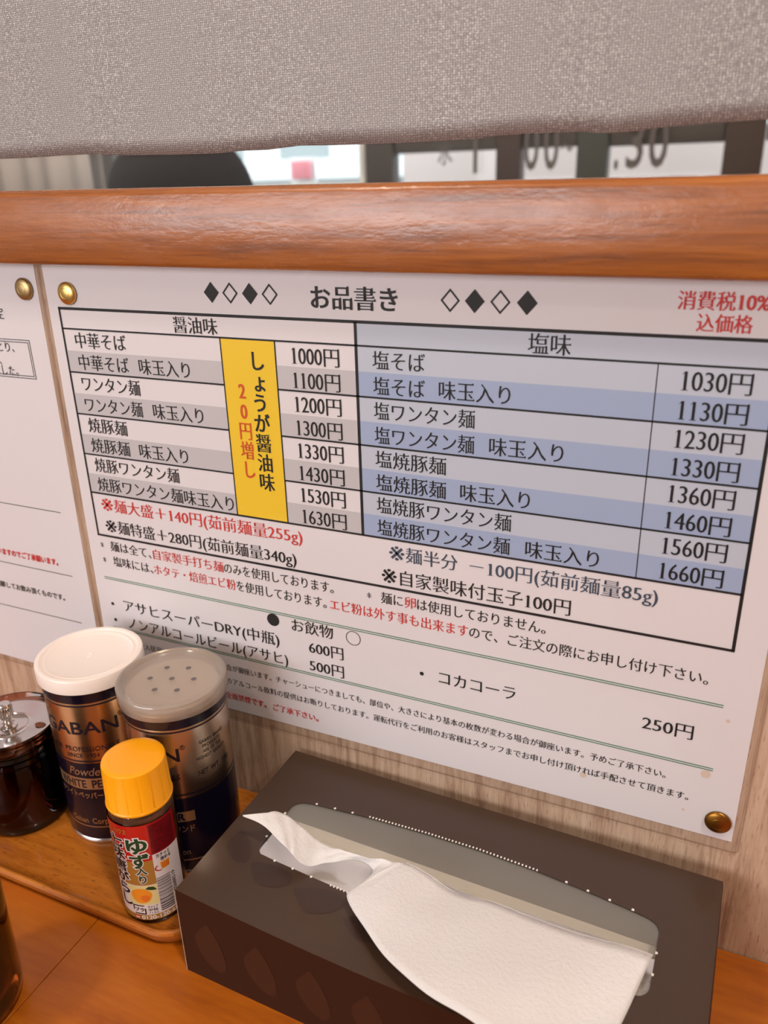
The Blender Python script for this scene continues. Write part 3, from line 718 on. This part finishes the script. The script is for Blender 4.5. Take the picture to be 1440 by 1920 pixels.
# ------------------------------------------------------------------ pepper cans
def pepper_can(c, rot, black, label):
    """c: centre on the tray, rot: angle of the middle of the printed front"""
    C = (c[0], c[1], TZ); r = 31.1
    t = empty('pepper_can', label, 'can', C, 'pepper cans on the tray')
    tin = 'tin_silver' if black else 'tin_warm_reflect'
    lathe('can_body', [(0, 1.0), (r - 2, 1.0), (r - 0.4, 1.6), (r, 3.2), (r, 118), (r - 0.6, 119.5), (r - 3, 119.5)], tin, t, C, 96)
    lathe('bottom_rim', [(r - 1.2, 0.2), (r - 0.2, 0.0), (r + 0.75, 0.5), (r + 0.85, 1.7), (r + 0.3, 2.8), (r - 0.1, 3.2)], 'tin_rim', t, C, 96)
    band('navy_band', C, r + 0.06, 110.2, 118.5, 'navy_lacquer', t); band('gold_line', C, r + 0.1, 109.0, 109.7, 'gold_print', t); band('dark_line', C, r + 0.08, 107.8, 109.0, 'print_dark', t)
    if black:
        band('navy_band', C, r + 0.06, 3.4, 59.8, 'navy_lacquer', t); band('dark_line', C, r + 0.08, 62.0, 63.2, 'print_dark', t)
    else:
        band('navy_band', C, r + 0.06, 3.4, 64.9, 'navy_lacquer', t); band('dark_line', C, r + 0.08, 66.2, 67.2, 'print_dark', t)
    band('gold_line', C, r + 0.12, 13.0 if not black else 11.4, 13.7 if not black else 12.1, 'gold_print', t)
    R2 = r + 0.16
    cyl_text('GABAN', C, R2, rot - 1, 92.2, 13.0, 'print_dark', t, 'sans_bold', width=95)
    cyl_text('®', C, R2, rot + 50.5, 97.0, 4.5, 'print_dark', t, 'sans')
    cyl_text('FOR PROFESSIONALS', C, R2, rot + 1, 76.2, 5.2, 'print_dark', t, 'sans', width=86)
    cyl_text('SINCE 1954', C, R2, rot, 71.2, 4.2, 'print_dark', t, 'sans', width=40)
    cyl_text('Gaban Corporation', C, R2, rot + 5, 18.4, 6.4, 'gold_print', t, 'sans', width=76)
    if not black:
        cyl_text('Powder', C, R2, rot + 1, 58.6, 9.0, 'gold_print', t, 'sans', width=44, slant=0.3)
        cyl_patch('gold_panel', C, r + 0.12, rot - 48, rot + 48, 44.4, 53.2, 'gold_print', t)
        cyl_text('WHITE PEPPER', C, R2, rot + 1, 48.8, 8.6, 'print_dark', t, 'heavy', width=86)
        cyl_text('ホワイトペッパー', C, R2, rot - 16, 39.4, 5.8, 'gold_print', t, 'sans_bold', width=62)
    else:
        cyl_patch('gold_panel', C, r + 0.12, rot - 54, rot + 54, 42.2, 49.8, 'gold_print', t)
        cyl_text('BLACK PEPPER', C, R2, rot - 4, 46.0, 7.4, 'navy_lacquer', t, 'heavy', width=94)
        cyl_text('ブラックペッパーグラウンド', C, R2, rot + 1, 36.4, 6.0, 'gold_print', t, 'sans_bold', width=102)
    for s, a, z, w in (('GABAN BRAND', rot + 86, 96.6, 34), ('PRODUCTS', rot + 85, 93.0, 25), ('ARE OF THE', rot + 85, 89.4, 25), ('HIGHEST QUALITY', rot + 84, 85.6, 40)):
        cyl_text(s, C, R2, a, z, 3.3, 'print_dark', t, 'sans', width=w)
    cyl_text('NET WT. 100g', C, R2, rot + 86, 75.2, 5.0, 'print_dark', t, 'sans', width=44)
    # snap-on lid
    h = 127.7; R = 33.3
    if not black:
        lathe('lid', [(R - 2.2, 112.8 + 6), (R - 0.6, 117.6), (R, 118.2), (R, h - 1.2), (R - 0.5, h - 0.3), (R - 1.6, h), (R - 3.0, h - 0.2), (R - 3.8, h - 1.0), (R - 5.2, h - 1.3), (R - 6.0, h - 0.9), (R - 7.0, h - 1.4), (R - 8.4, h - 1.9), (0, h - 1.9)], 'white_plastic', t, C, 96)
        k = lathe('moulding_mark', [(1.4, h - 1.9), (1.7, h - 1.5), (2.0, h - 1.9)], 'white_plastic', t, C, 24)
    else:
        lathe('lid', [(R - 2.2, 118.2), (R - 0.4, 117.4), (R, 118.0), (R, h - 1.6), (R - 0.6, h - 0.5), (R - 1.8, h), (R - 3.2, h - 0.3), (R - 4.4, h - 1.5), (R - 5.2, h - 2.2), (R - 8, h - 2.4), (0, h - 2.4)], 'milky_lid', t, C, 96)
        lathe('inner_disc', [(0, 122.0), (r - 4, 122.0), (r - 3, 121), (r - 3, 119)], 'white_plastic', t, C, 64)
        for k in range(7):
            a = math.radians(60 * k + 20); rr_ = 13.6 if k < 6 else 0
            lathe('shaker_hole', [(0, h - 2.3), (1.75, h - 2.3)], 'letter_grey', t, (C[0] + rr_ * math.cos(a), C[1] + rr_ * math.sin(a), TZ), 20)
    root_fix(t); return t
pepper_can((24, -49), -71.5, False, 'silver and navy pepper can coloured by golden reflections, with opaque white lid, beside the glass jar')
pepper_can((90, -50.3), -98.5, True, 'silver and navy pepper can with translucent perforated lid, behind yellow-capped bottle')

# ------------------------------------------------------------------ yuzu chilli bottle
def bottle():
    C = (98.9, -100.4, TZ)
    t = empty('spice_bottle', 'small spice bottle with bright yellow cap and red label in front of cans', 'bottle', C)
    lathe('glass', [(0, 0.6), (12, 0.6), (16.5, 0.0), (18.6, 1.2), (18.9, 3), (18.9, 73.5), (18.4, 76.5), (16.6, 79), (15.8, 82), (15.8, 92), (14.6, 92)], 'bottle_clear', t, C, 72)
    lathe('chilli_powder', [(0, 1.6), (16.8, 1.6), (17.9, 3.4), (17.9, 73), (17.2, 76), (15.0, 79.2), (0, 79.4)], 'spice', t, C, 64)
    # cap with faint vertical facets
    vs, fs = [], []; seg = 144
    prof = [(17.2, 80.3), (18.7, 80.3), (18.8, 81.4), (18.35, 82.0), (17.7, 105.6), (17.35, 106.7), (16.6, 107.15), (14, 107.2), (0.01, 107.2)]
    for i in range(seg):
        a = 2 * PI * i / seg; f = 0.16 if i % 9 == 0 else 0
        for q, (rr_, z) in enumerate(prof):
            e = f if 3 <= q <= 4 else 0
            vs.append((C[0] + (rr_ - e) * math.cos(a), C[1] + (rr_ - e) * math.sin(a), C[2] + z))
    k = len(prof)
    for i in range(seg):
        j = (i + 1) % seg
        for q in range(k - 1): fs.append((i * k + q, j * k + q, j * k + q + 1, i * k + q + 1))
    autosmooth(raw('cap', vs, fs, 'yellow_cap', t), 38)
    r = 19.05
    cyl_patch('red_label', C, r, -165, 12, 48.8, 74.6, 'label_red', t)
    cyl_patch('gold_label', C, r, -165, -41.5, 31.0, 48.8, 'label_gold', t)
    cyl_patch('white_label', C, r, -165, 12, 4.2, 31.0, 'label_white', t); cyl_patch('bottom_strip', C, r + 0.03, -165, 12, 4.2, 8.2, 'label_gold', t)
    cyl_patch('dark_red_block', C, r + 0.03, -42, 12, 52.2, 74.0, 'label_dark_red', t)
    cyl_patch('white_panel', C, r + 0.04, -41.5, -3, 8.2, 52.2, 'label_white', t)
    cyl_patch('side_stripe', C, r + 0.04, -3, 12, 8.2, 52.2, 'label_white', t)
    cyl_patch('cream_photo_ground', C, r + 0.03, -96, -42, 16.0, 30.6, 'label_cream', t)
    # fine print in the dark red block
    rnd = random.Random(5)
    for k in range(8):
        s = ''.join(rnd.choice('原材料名赤唐辛子陳皮胡麻青海苔麻の実保存方法直射日光') for _ in range(9))
        cyl_text(s, C, r + 0.08, -37.5 + k * 5.6, 63.2, 2.2, 'label_black', t, 'sans', vertical=True, name='fine_print')
    cyl_text('ハウス', C, r + 0.1, -91, 70.0, 4.2, 'label_gold', t, 'heavy', width=26)
    # calligraphy columns with white outline
    for st, m, rr_ in (('outline', 'label_white', r + 0.08), ('heavy', 'label_black', r + 0.14)):
        cyl_text('七味唐がらし', C, rr_, -105, 40.0, 8.9, m, t, st, vertical=True, xs=1.3, name='calligraphy')
    for st, m, rr_ in (('outline', 'label_white', r + 0.16), ('heavy', 'label_green', r + 0.22)):
        cyl_text('ゆ', C, rr_, -64.5, 60.2, 12.5, m, t, st, xs=1.15, name='calligraphy'); cyl_text('ず', C, rr_, -64.0, 49.0, 11.2, m, t, st, xs=1.1, name='calligraphy'); cyl_text('入り', C, rr_, -63.0, 39.0, 6.6, m, t, st, vertical=True, name='calligraphy')
    # yuzu fruit picture
    def ell(cx, cz, rx, rz, rad, m, nm, n=30, wob=0.04):
        pts = [((rx * (1 + wob * math.sin(3 * q * 2 * PI / n))) * math.cos(q * 2 * PI / n), rz * math.sin(q * 2 * PI / n)) for q in range(n)]
        cyl_shape(pts, [tuple(range(n))], C, rad, cx, cz, m, t, nm)
    ell(-71, 23, 6.2, 5.6, r + 0.10, 'label_orange', 'yuzu_picture'); ell(-64.5, 21.2, 2.6, 2.5, r + 0.12, 'label_orange_deep', 'yuzu_blush')
    cyl_shape([(0, 0), (2.0, 1.6), (5.0, 1.0), (6.6, -1.6), (3.4, -1.2)], [(0, 1, 2, 3, 4)], C, r + 0.13, -62.5, 28.3, 'label_green', t, 'leaf_picture')
    # recycling mark
    def frame(a, z, w, h, th, rad, m, nm, gap=True):
        vs_, fs_ = [], []
        for x0, x1, z0, z1 in ((-w, w * 0.8, h - th, h), (-w, -w + th, -h * 0.2, h), (w - th, w, -h, h * 0.3), (-w * 0.8, w, -h, -h + th)):
            nb = len(vs_); vs_ += [(x0, z0), (x1, z0), (x1, z1), (x0, z1)]; fs_.append((nb, nb + 1, nb + 2, nb + 3))
        cyl_shape(vs_, fs_, C, rad, a, z, m, t, nm)
    frame(-79, 12.2, 4.0, 3.5, 0.8, r + 0.1, 'label_black', 'recycling_mark'); cyl_text('プラ', C, r + 0.1, -79, 12.1, 3.2, 'label_black', t, 'heavy')
    for s, z in (('キャップ', 14.4), ('中栓', 12.0), ('フィルム', 9.8)): cyl_text(s, C, r + 0.1, -54.5, z, 2.3, 'label_black', t, 'sans_bold', width=17)
    cyl_text('0120-120-65', C, r + 0.1, -44, 6.2, 4.0, 'label_white', t, 'heavy', width=66); cyl_patch('dial_badge', C, r + 0.08, -90, -80, 4.9, 7.4, 'label_red', t)
    cyl_text('∞', C, r + 0.12, -85, 6.2, 3.0, 'label_white', t, 'heavy')
    # cap-twist pictogram
    cyl_text('カチッと', C, r + 0.1, -23, 50.2, 3.0, 'label_black', t, 'heavy', width=26); cyl_text('閉める', C, r + 0.1, -19, 47.0, 2.8, 'label_black', t, 'heavy', width=19)
    cyl_shape([(-2.4, -2.6), (2.4, -2.6), (2.9, 2.6), (-2.9, 2.6)], [(0, 1, 2, 3)], C, r + 0.1, -22, 42.3, 'label_orange', t, 'cap_pictogram')
    for x in (-1.6, -0.4, 0.8, 1.8): cyl_shape([(x, -2.2), (x + 0.35, -2.2), (x + 0.4, 1.6), (x, 1.6)], [(0, 1, 2, 3)], C, r + 0.12, -22, 42.3, 'label_red', t, 'cap_pictogram_line')
    A = [math.radians(q) for q in range(120, 281, 16)]
    pts = [(3.4 * math.cos(a), 2.4 * math.sin(a)) for a in A] + [(2.5 * math.cos(a), 1.7 * math.sin(a)) for a in reversed(A)]
    n_ = len(A); cyl_shape(pts, [(i, i + 1, 2 * n_ - 2 - i, 2 * n_ - 1 - i) for i in range(n_ - 1)], C, r + 0.12, -31, 41.5, 'label_red', t, 'twist_arrow')
    # barcode, bars lying level, one above the other
    z = 9.6; rnd = random.Random(11); vs_, fs_ = [], []
    while z < 34.6:
        w = rnd.choice((0.3, 0.3, 0.55, 0.8)); 
        for q in range(5):
            b0 = len(vs_); xa, xb = -4.2 + q * 1.68, -4.2 + (q + 1) * 1.68
            vs_ += [(xa, z), (xb, z), (xb, z + w), (xa, z + w)]; fs_.append((b0, b0 + 1, b0 + 2, b0 + 3))
        z += w + rnd.choice((0.3, 0.35, 0.6))
    cyl_shape(vs_, fs_, C, r + 0.1, -28.5, 0, 'label_black', t, 'barcode')
    V, F, _ = layout('4902402688519', 'sans_bold'); b = bounds(V)
    vs_ = []
    for vx, vy in V:
        Z = 9 + (vx - b[0]) / (b[1] - b[0]) * 25; X = -(vy - 0.35) * 3.2
        a = math.radians(-10.5) + X / r; vs_.append((C[0] + (r + 0.1) * math.cos(a), C[1] + (r + 0.1) * math.sin(a), C[2] + Z))
    raw('barcode_number', vs_, F, 'label_black', t)
    root_fix(t); return t
bottle()

# ------------------------------------------------------------------ chilli oil jar
def jar():
    C = (-35.5, -73, TZ)
    t = empty('glass_jar', 'round dark red glass jar of chilli oil with shiny chrome lid', 'jar', C)
    lathe('glass', [(0, 0.3), (22, 0), (27.5, 1.2), (29.6, 5), (30.2, 12), (30.2, 52), (29.2, 54.5), (30.4, 56.5), (29.2, 59), (30.4, 61.2), (29.2, 63.5), (30.4, 65.5), (30.8, 67.5), (28.8, 67.5), (28.6, 60), (28.6, 14), (26.5, 5.5), (20, 3.6), (0, 3.6)], 'jar_glass', t, C, 96)
    lathe('glass_rim', [(30.8, 67.6), (31.6, 71.5), (32.0, 75.0), (31.4, 76.0), (30.6, 75.2), (30.2, 71.5), (29.4, 69.0), (29.0, 67.6)], 'jar_rim', t, C, 96, close=True)
    lathe('chilli_oil', [(0, 3.8), (20, 3.8), (26.2, 5.8), (28.3, 14), (28.35, 34), (27.6, 33.5), (0, 33.5)], 'chilli_oil', t, C, 72)
    lathe('lid', [(28.9, 68.0), (30.3, 70.6), (30.0, 71.8), (28.0, 72.4), (25.5, 72.0), (14.5, 70.9), (13.6, 71.5), (12.6, 71.7), (11.8, 71.1), (0, 70.6)], 'chrome', t, C, 96)
    cx, cy = C[0], C[1]
    kn = lathe('knob', [(0, 70.6), (5.2, 70.7), (5.4, 71.4), (3.2, 72.2), (2.6, 74.0), (2.7, 76.2), (3.3, 76.8), (3.3, 77.4), (4.0, 78.0), (4.3, 78.6), (4.3, 87.2), (3.7, 88.4), (2.0, 89.0), (0, 89.1)], 'chrome', t, C, 40)
    for k in range(18):
        a = 2 * PI * k / 18
        lathe('knurl', [(0, 78.6), (0.55, 79.1), (0.55, 86.4), (0, 86.9)], 'chrome', kn, (cx + 4.3 * math.cos(a), cy + 4.3 * math.sin(a), TZ), 8)
    # spoon notch: a dark oval opening near the lid's right edge
    a = math.radians(20); nx, ny = cx + 22.2 * math.cos(a), cy + 22.2 * math.sin(a); vs = []
    for q in range(24):
        b = 2 * PI * q / 24; vs.append((nx + 4.4 * math.cos(b), ny + 2.6 * math.sin(b), TZ + 72.15))
    raw('spoon_notch', vs, [tuple(range(24))], 'spice', t)
    root_fix(t); 
    for ch in kn.children: pass
    return t
jar()

# ------------------------------------------------------------------ amber cup at the lower left
def cup():
    C = (42.8, -193.3, CZ)
    t = empty('amber_cup', 'dark amber tumbler cut off by the lower left edge of the picture', 'cup', C)
    lathe('wall', [(0, 0.2), (22, 0), (26.5, 1.6), (29.2, 5.5), (30, 11), (30.8, 60), (31.6, 92), (31.2, 93), (30.2, 92.4), (28.6, 60), (27.6, 16), (25.5, 12.4), (20, 11), (0, 11)], 'amber_cup', t, C, 96)
    lathe('water', [(0, 11.3), (20, 11.3), (25.3, 12.8), (27.4, 16.4), (28.2, 52), (27.9, 52.6), (0, 52.4)], 'barcode_film', t, C, 64)
    root_fix(t)
cup()

# ------------------------------------------------------------------ tissue box
def tissue_box():
    W, D, H = 264.0, 124.0, 60.5
    O = (142.0, -129.3); an = math.radians(-1.6); zt = CZ + H
    def wv(x, y, z):   # box coordinates to the room
        return (O[0] + x * math.cos(an) - y * math.sin(an), O[1] + x * math.sin(an) + y * math.cos(an), zt + z)
    t = empty('tissue_box', 'dark brown cardboard tissue box with petal pattern, milky film and open slot', 'tissue box', (O[0], O[1], CZ))
    def yf(x): return -1.8 * math.sin(PI * min(1, max(0, x / W)))
    def zf(x, y):   # the front edge sags a little
        k = max(0.0, 1 - y / 36.0); return -2.6 * math.sin(PI * min(1, max(0, x / W))) * k * k
    # opening outline, a long barrel with rounded ends
    op = []
    def lerp(P, x):
        for (a, b), (c, d) in zip(P, P[1:]):
            if a <= x <= c: 
                u = (x - a) / (c - a); return b + (d - b) * u
        return P[-1][1]
    back = [(30, 84.6), (37, 86.0), (72, 89.6), (108, 91.6), (139, 92.2), (172, 91.0), (200, 88.6), (224, 86.0), (232, 84.6)]
    front = [(30, 39.6), (38, 38.8), (73, 36.8), (108, 35.4), (139, 35.0), (172, 35.6), (200, 36.8), (224, 38.6), (232, 39.2)]
    nb = 44
    bk = [(30 + (232 - 30) * i / nb, 0) for i in range(nb + 1)]
    bk = [(x, lerp(back, x)) for x, _ in bk]; fr = [(x, lerp(front, x)) for x, _ in bk]
    def arc(cx, cy, r, a0, a1, n=6): return [(cx + r * math.cos(math.radians(a0 + (a1 - a0) * i / n)), cy + r * math.sin(math.radians(a0 + (a1 - a0) * i / n))) for i in range(n + 1)]
    # go round: front left to right, right end, back right to left, left end
    ring = fr + arc(231, 46, 7, -80, 0)[1:] + arc(231, 77.5, 7, 0, 80)[:-1] + bk[::-1] + arc(31.5, 77.5, 7, 100, 180)[1:] + arc(31.5, 46, 7, 180, 260)[:-1]
    n = len(ring)
    # outer ring matched by direction from the centre
    cx, cy = W / 2, 63.0; outer = []
    for x, y in ring:
        dx, dy = x - cx, y - cy
        ts = []
        if dx > 0: ts.append((W - cx) / dx)
        if dx < 0: ts.append(-cx / dx)
        if dy > 0: ts.append((D - cy) / dy)
        if dy < 0: ts.append(-cy / dy)
        s = min(q for q in ts if q > 0); outer.append((cx + dx * s, cy + dy * s))
    # snap nearest to the corners
    for c_ in ((0, 0), (W, 0), (W, D), (0, D)):
        i = min(range(n), key=lambda q: (outer[q][0] - c_[0]) ** 2 + (outer[q][1] - c_[1]) ** 2); outer[i] = c_
    vs, fs = [], []
    for k in range(6):
        u = k / 5
        for (x, y), (ox, oy) in zip(ring, outer):
            X, Y = x + (ox - x) * u, y + (oy - y) * u
            kk = max(0.0, 1 - Y / 36.0); vs.append(wv(X, Y + yf(X) * kk, zf(X, Y)))
    for k in range(5):
        for i in range(n): j = (i + 1) % n; fs.append((k * n + i, k * n + j, (k + 1) * n + j, (k + 1) * n + i))
    tp = raw('top_panel', vs, fs, 'box_top', t)
    md = tp.modifiers.new('t', 'SOLIDIFY'); md.thickness = 0.0005; md.offset = -1
    bm = bmesh.new(); bm.from_mesh(tp.data); bmesh.ops.recalc_face_normals(bm, faces=bm.faces)
    if sum(f.normal.z for f in bm.faces) < 0: bmesh.ops.reverse_faces(bm, faces=bm.faces)
    bm.to_mesh(tp.data); bm.free()
    # side panels
    m = 30; vs, fs = [], []
    for i in range(m + 1):
        x = W * i / m; vs.append(wv(x, yf(x), zf(x, 0))); vs.append(wv(x, yf(x) * 0.6, -H / 2)); vs.append(wv(x, 0, -H))
    for i in range(m): fs += [(3 * i + 1, 3 * i + 4, 3 * i + 3, 3 * i), (3 * i + 2, 3 * i + 5, 3 * i + 4, 3 * i + 1)]
    raw('front_panel', vs, fs, 'box_front', t, True)
    raw('back_panel', [wv(0, D, 0), wv(W, D, 0), wv(W, D, -H), wv(0, D, -H)], [(0, 1, 2, 3)], 'box_front', t)
    raw('bottom_panel', [wv(0, 0, -H + 0.1), wv(W, 0, -H + 0.1), wv(W, D, -H + 0.1), wv(0, D, -H + 0.1)], [(3, 2, 1, 0)], 'box_front', t)
    for x in (0, W):
        s = -1 if x == 0 else 1
        e = raw('end_flap', [wv(x, 0.3, -0.6), wv(x, D, -0.2), wv(x, D, -H), wv(x, 0.3, -H), wv(x + s * 0.9, 0.8, -2), wv(x + s * 0.4, D - 1, -2), wv(x + s * 0.4, D - 1, -H + 1), wv(x + s * 0.9, 0.8, -H + 1)],
                [(0, 1, 2, 3), (4, 5, 6, 7), (0, 4, 5, 1), (3, 7, 6, 2), (0, 4, 7, 3), (1, 5, 6, 2)], 'box_front', t)
    raw('cut_edge', [wv(-0.9, 0.0, -1.2), wv(-0.1, -0.25, -0.6), wv(-0.1, -0.25, -H), wv(-0.9, 0.0, -H)], [(0, 1, 2, 3)], 'box_edge', t)
    # petals printed on the front
    pet = [(0, 0), (3.0, -4.5), (6.2, -10.5), (8.6, -17.5), (9.6, -24.0), (9.2, -29.0), (7.4, -33.0), (4.2, -34.6), (0.2, -33.4), (-4.2, -29.6), (-7.6, -24.6), (-9.7, -18.8), (-9.8, -13.8), (-7.6, -9.4), (-4.2, -4.8), (-1.4, -1.2)]
    for k in range(8):
        x0 = 19 + 32.15 * k; vs = []
        for a, b in pet:
            x = x0 + a; z = -15.8 + b; f = 1 - min(1, abs(z) / H); y = yf(x) * (f if f < 1 else 1)
            # follow the panel: top curve to straight foot
            zz = z
            yy = yf(x) * (1 - 0.4 * min(1, -zz / (H / 2))) if -zz < H / 2 else yf(x) * 0.6 * (1 - (-zz - H / 2) / (H / 2))
            vs.append(wv(x, yy - 0.12, zz))
        raw('petal', vs, [tuple(range(len(vs)))], 'box_petal', t)
    # darker petals on the top around the slot
    def tpetal(x, y, ang, s, m='box_petal_dark', dz=0.12):
        vs = []
        for a, b in pet:
            a, b = a * s, (b + 17) * s
            X = x + a * math.cos(ang) - b * math.sin(ang); Y = y + a * math.sin(ang) + b * math.cos(ang)
            kk = max(0.0, 1 - Y / 36.0); vs.append(wv(X, Y + yf(X) * kk, zf(X, Y) + dz))
        raw('petal', vs, [tuple(range(len(vs)))], m, t)
    tpetal(14, 40, 0.5, 0.75); tpetal(40, 29.5, 1.35, 0.8, dz=0.14); tpetal(72, 26, 1.5, 0.85, dz=0.16); tpetal(104, 22, 1.6, 0.8, dz=0.18)
    # white perforation teeth round the slot: close-set in the middle of the long edges, sparse elsewhere
    vs, fs = [], []
    def tooth(x, y, ux, uy, s=0.45):
        b = len(vs); px, py = -uy, ux
        for q, (f_, g_) in enumerate(((-s, -0.3), (s, -0.3), (s * 0.7, 0.8), (-s * 0.7, 0.8))):
            for z in (0.05, 0.4): vs.append(wv(x + px * f_ + ux * g_, y + py * f_ + uy * g_, zf(x, y) + z))
        for q in range(4): a0 = b + 2 * q; a1 = b + 2 * ((q + 1) % 4); fs.append((a0, a1, a1 + 1, a0 + 1))
        fs.append((b + 1, b + 3, b + 5, b + 7))
    x = 72.0
    while x < 173: tooth(x, lerp(back, x), 0, 1); x += 2.05
    x = 75.0
    while x < 173: tooth(x, lerp(front, x), 0, -1); x += 2.05
    for x in (37.8, 49.7, 61.0, 188.8, 200.4, 211.9, 223.8): tooth(x, lerp(back, x), 0, 1, 0.7)
    for x in (38.3, 50.4, 62.5, 186, 200, 214): tooth(x, lerp(front, x), 0, -1, 0.7)
    tooth(238, 65.5, 1, 0, 0.7); tooth(238, 53, 1, 0, 0.7); tooth(24.5, 72, -1, 0, 0.7); tooth(24.5, 52, -1, 0, 0.7)
    p = raw('perforation_teeth', vs, fs, 'tooth_white', t); p['kind'] = 'stuff'
    # film under the slot, in two lips meeting at the slit
    def film(name, side):
        m1, m2 = 48, 8; vs, fs = [], []
        for i in range(m1 + 1):
            x = 20 + (242 - 20) * i / m1
            edge = 96.5 if side > 0 else 31.0
            slit = 64 + side * (0.6 + 1.4 * math.sin(PI * i / m1))
            for j in range(m2 + 1):
                u = j / m2; y = edge + (slit - edge) * u
                sag = -1.0 - 3.6 * (u ** 1.6) * math.sin(PI * i / m1) ** 0.5 if 0 < i < m1 else -1.0
                vs.append(wv(x, y, sag))
        for i in range(m1):
            for j in range(m2): a = i * (m2 + 1) + j; fs.append((a, a + 1, a + m2 + 2, a + m2 + 1))
        return raw(name, vs, fs, 'milky_film', t, True)
    film('film_lip', 1); film('film_lip', -1)
    # remaining tissues inside
    ts_ = empty('tissue_stack', 'folded white tissues inside the brown box, seen through the film', 'tissue', (O[0] + 130, O[1] + 62, CZ + 1))
    k = 0
    for z0, z1, e in ((-H + 0.8, -42, 0), (-42, -24, 1.5), (-24, -12, 0.5)):
        vs = [wv(x, y, z) for z in (z0 + 0.3, z1) for x, y in ((12 + e, 24 + e), (252 - e, 24), (252 - e, 80 - e), (12 + e, 80))]
        raw('folded_sheets', vs, [(3, 2, 1, 0), (4, 5, 6, 7), (0, 1, 5, 4), (1, 2, 6, 5), (2, 3, 7, 6), (3, 0, 4, 7)], 'tissue_stack', ts_)
    root_fix(ts_)
    root_fix(t)
    return wv
wv = tissue_box()

# pulled-out tissue, a ribbon from the twisted left flag to the wide sheet draped over the front edge
CT = [((160.3,-88.1,-259.8),(160.5,-88.1,-260.8)), ((171.0,-81.9,-259.8),(172.7,-87.8,-262.8)), ((176.6,-76.4,-261.8),(187.4,-91.4,-267.8)), ((184.7,-75.8,-264.8),(192.6,-92.2,-270.8)),
      ((192.6,-76.3,-268.8),(196.8,-92.9,-273.8)), ((204.1,-76.5,-274.8),(202.0,-91.4,-277.8)), ((211.0,-77.0,-274.8),(209.7,-86.2,-277.8)), ((217.9,-78.0,-272.8),(218.5,-82.7,-275.8)),
      ((231.0,-78.9,-271.8),(225.8,-79.2,-275.8)), ((241.6,-77.2,-270.8),(236.6,-81.2,-276.8)), ((248.8,-76.6,-270.8),(235.5,-95.4,-273.8)), ((252.5,-74.4,-271.8),(232.9,-105.1,-272.8)),
      ((265.2,-74.8,-273.8),(249.1,-118.9,-271.8)), ((280.9,-77.1,-277.8),(267.8,-131.6,-270.8)), ((303.2,-74.8,-278.8),(290.3,-140.3,-270.8)), ((339.2,-76.1,-279.8),(315.2,-144.0,-272.8)),
      ((362.2,-75.2,-278.8),(340.9,-147.1,-281.8)), ((380.0,-76.4,-276.8),(363.2,-149.4,-291.8))]
def tissue():
    def cr(P, t):
        i = min(int(t), len(P) - 2); u = t - i
        p = [Vector(P[max(0, i - 1)]), Vector(P[i]), Vector(P[i + 1]), Vector(P[min(len(P) - 1, i + 2)])]
        return 0.5 * ((2 * p[1]) + (p[2] - p[0]) * u + (2 * p[0] - 5 * p[1] + 4 * p[2] - p[3]) * u * u + (3 * p[1] - p[0] - 3 * p[2] + p[3]) * u ** 3)
    U = [c[0] for c in CT]; L = [c[1] for c in CT]; n = 6; nv = 14; vs, fs = [], []
    m = (len(CT) - 1) * n; rnd = random.Random(2)
    for i in range(m + 1):
        t = i / n; a, b = cr(U, t), cr(L, t)
        w = (a - b).length
        for j in range(nv + 1):
            u = j / nv; p = a.lerp(b, u)
            bulge = 0.055 * w * math.sin(PI * u) * (1 if t > 11 else 0.5)
            wr = 0.35 * math.sin(t * 2.3 + u * 7) * math.sin(PI * u) + 0.25 * math.sin(t * 5.1 - u * 4)
            p.z += bulge * (0.45 if t > 12 else 1) + (wr if 1 < t else 0)
            if p.z < -281.0 and p.y > -133: p.z = -281.0
            vs.append(tuple(p))
    for i in range(m):
        for j in range(nv): q = i * (nv + 1) + j; fs.append((q, q + 1, q + nv + 2, q + nv + 1))
    e = empty('pulled_tissue', 'crumpled white tissue pulled out of the slot and draped over the box', 'tissue', (260, -90, -280))
    o = raw('upper_ply', vs, fs, 'tissue_paper', e, True)
    md = o.modifiers.new('t', 'SOLIDIFY'); md.thickness = 0.00012; md.offset = 0
    # second ply just under the wide part
    k0 = 11 * n * (nv + 1)
    vs2 = [(x + 0.5, y + 0.9, z - 0.5) for x, y, z in vs[k0:]]
    m2 = m - 11 * n
    fs2 = [(i * (nv + 1) + j, i * (nv + 1) + j + 1, (i + 1) * (nv + 1) + j + 1, (i + 1) * (nv + 1) + j) for i in range(m2) for j in range(nv)]
    raw('lower_ply', vs2, fs2, 'tissue_paper', e, True)
    # the gathered foot that goes down through the slit
    ft = [(231.0, -78.5, -272.5), (238, -77.5, -272.5), (248.8, -76.6, -271.8), (265.2, -75.0, -274.5), (281, -76.8, -278.0), (303, -75.0, -279.2), (339, -76, -280.0), (362, -75.4, -279.0), (378, -76.2, -278.0)]
    vs, fs = [], []
    for i, (x, y, z) in enumerate(ft):
        vs += [(x, y, z), (x, -70.5, -283.5), (x, -68.5, -292)]
    for i in range(len(ft) - 1): b = 3 * i; fs += [(b, b + 3, b + 4, b + 1), (b + 1, b + 4, b + 5, b + 2)]
    raw('gathered_foot', vs, fs, 'tissue_paper', e, True)
    root_fix(e)
tissue()

# tidy away the helper for the characters
bpy.data.objects.remove(_fo); bpy.data.curves.remove(_fc)
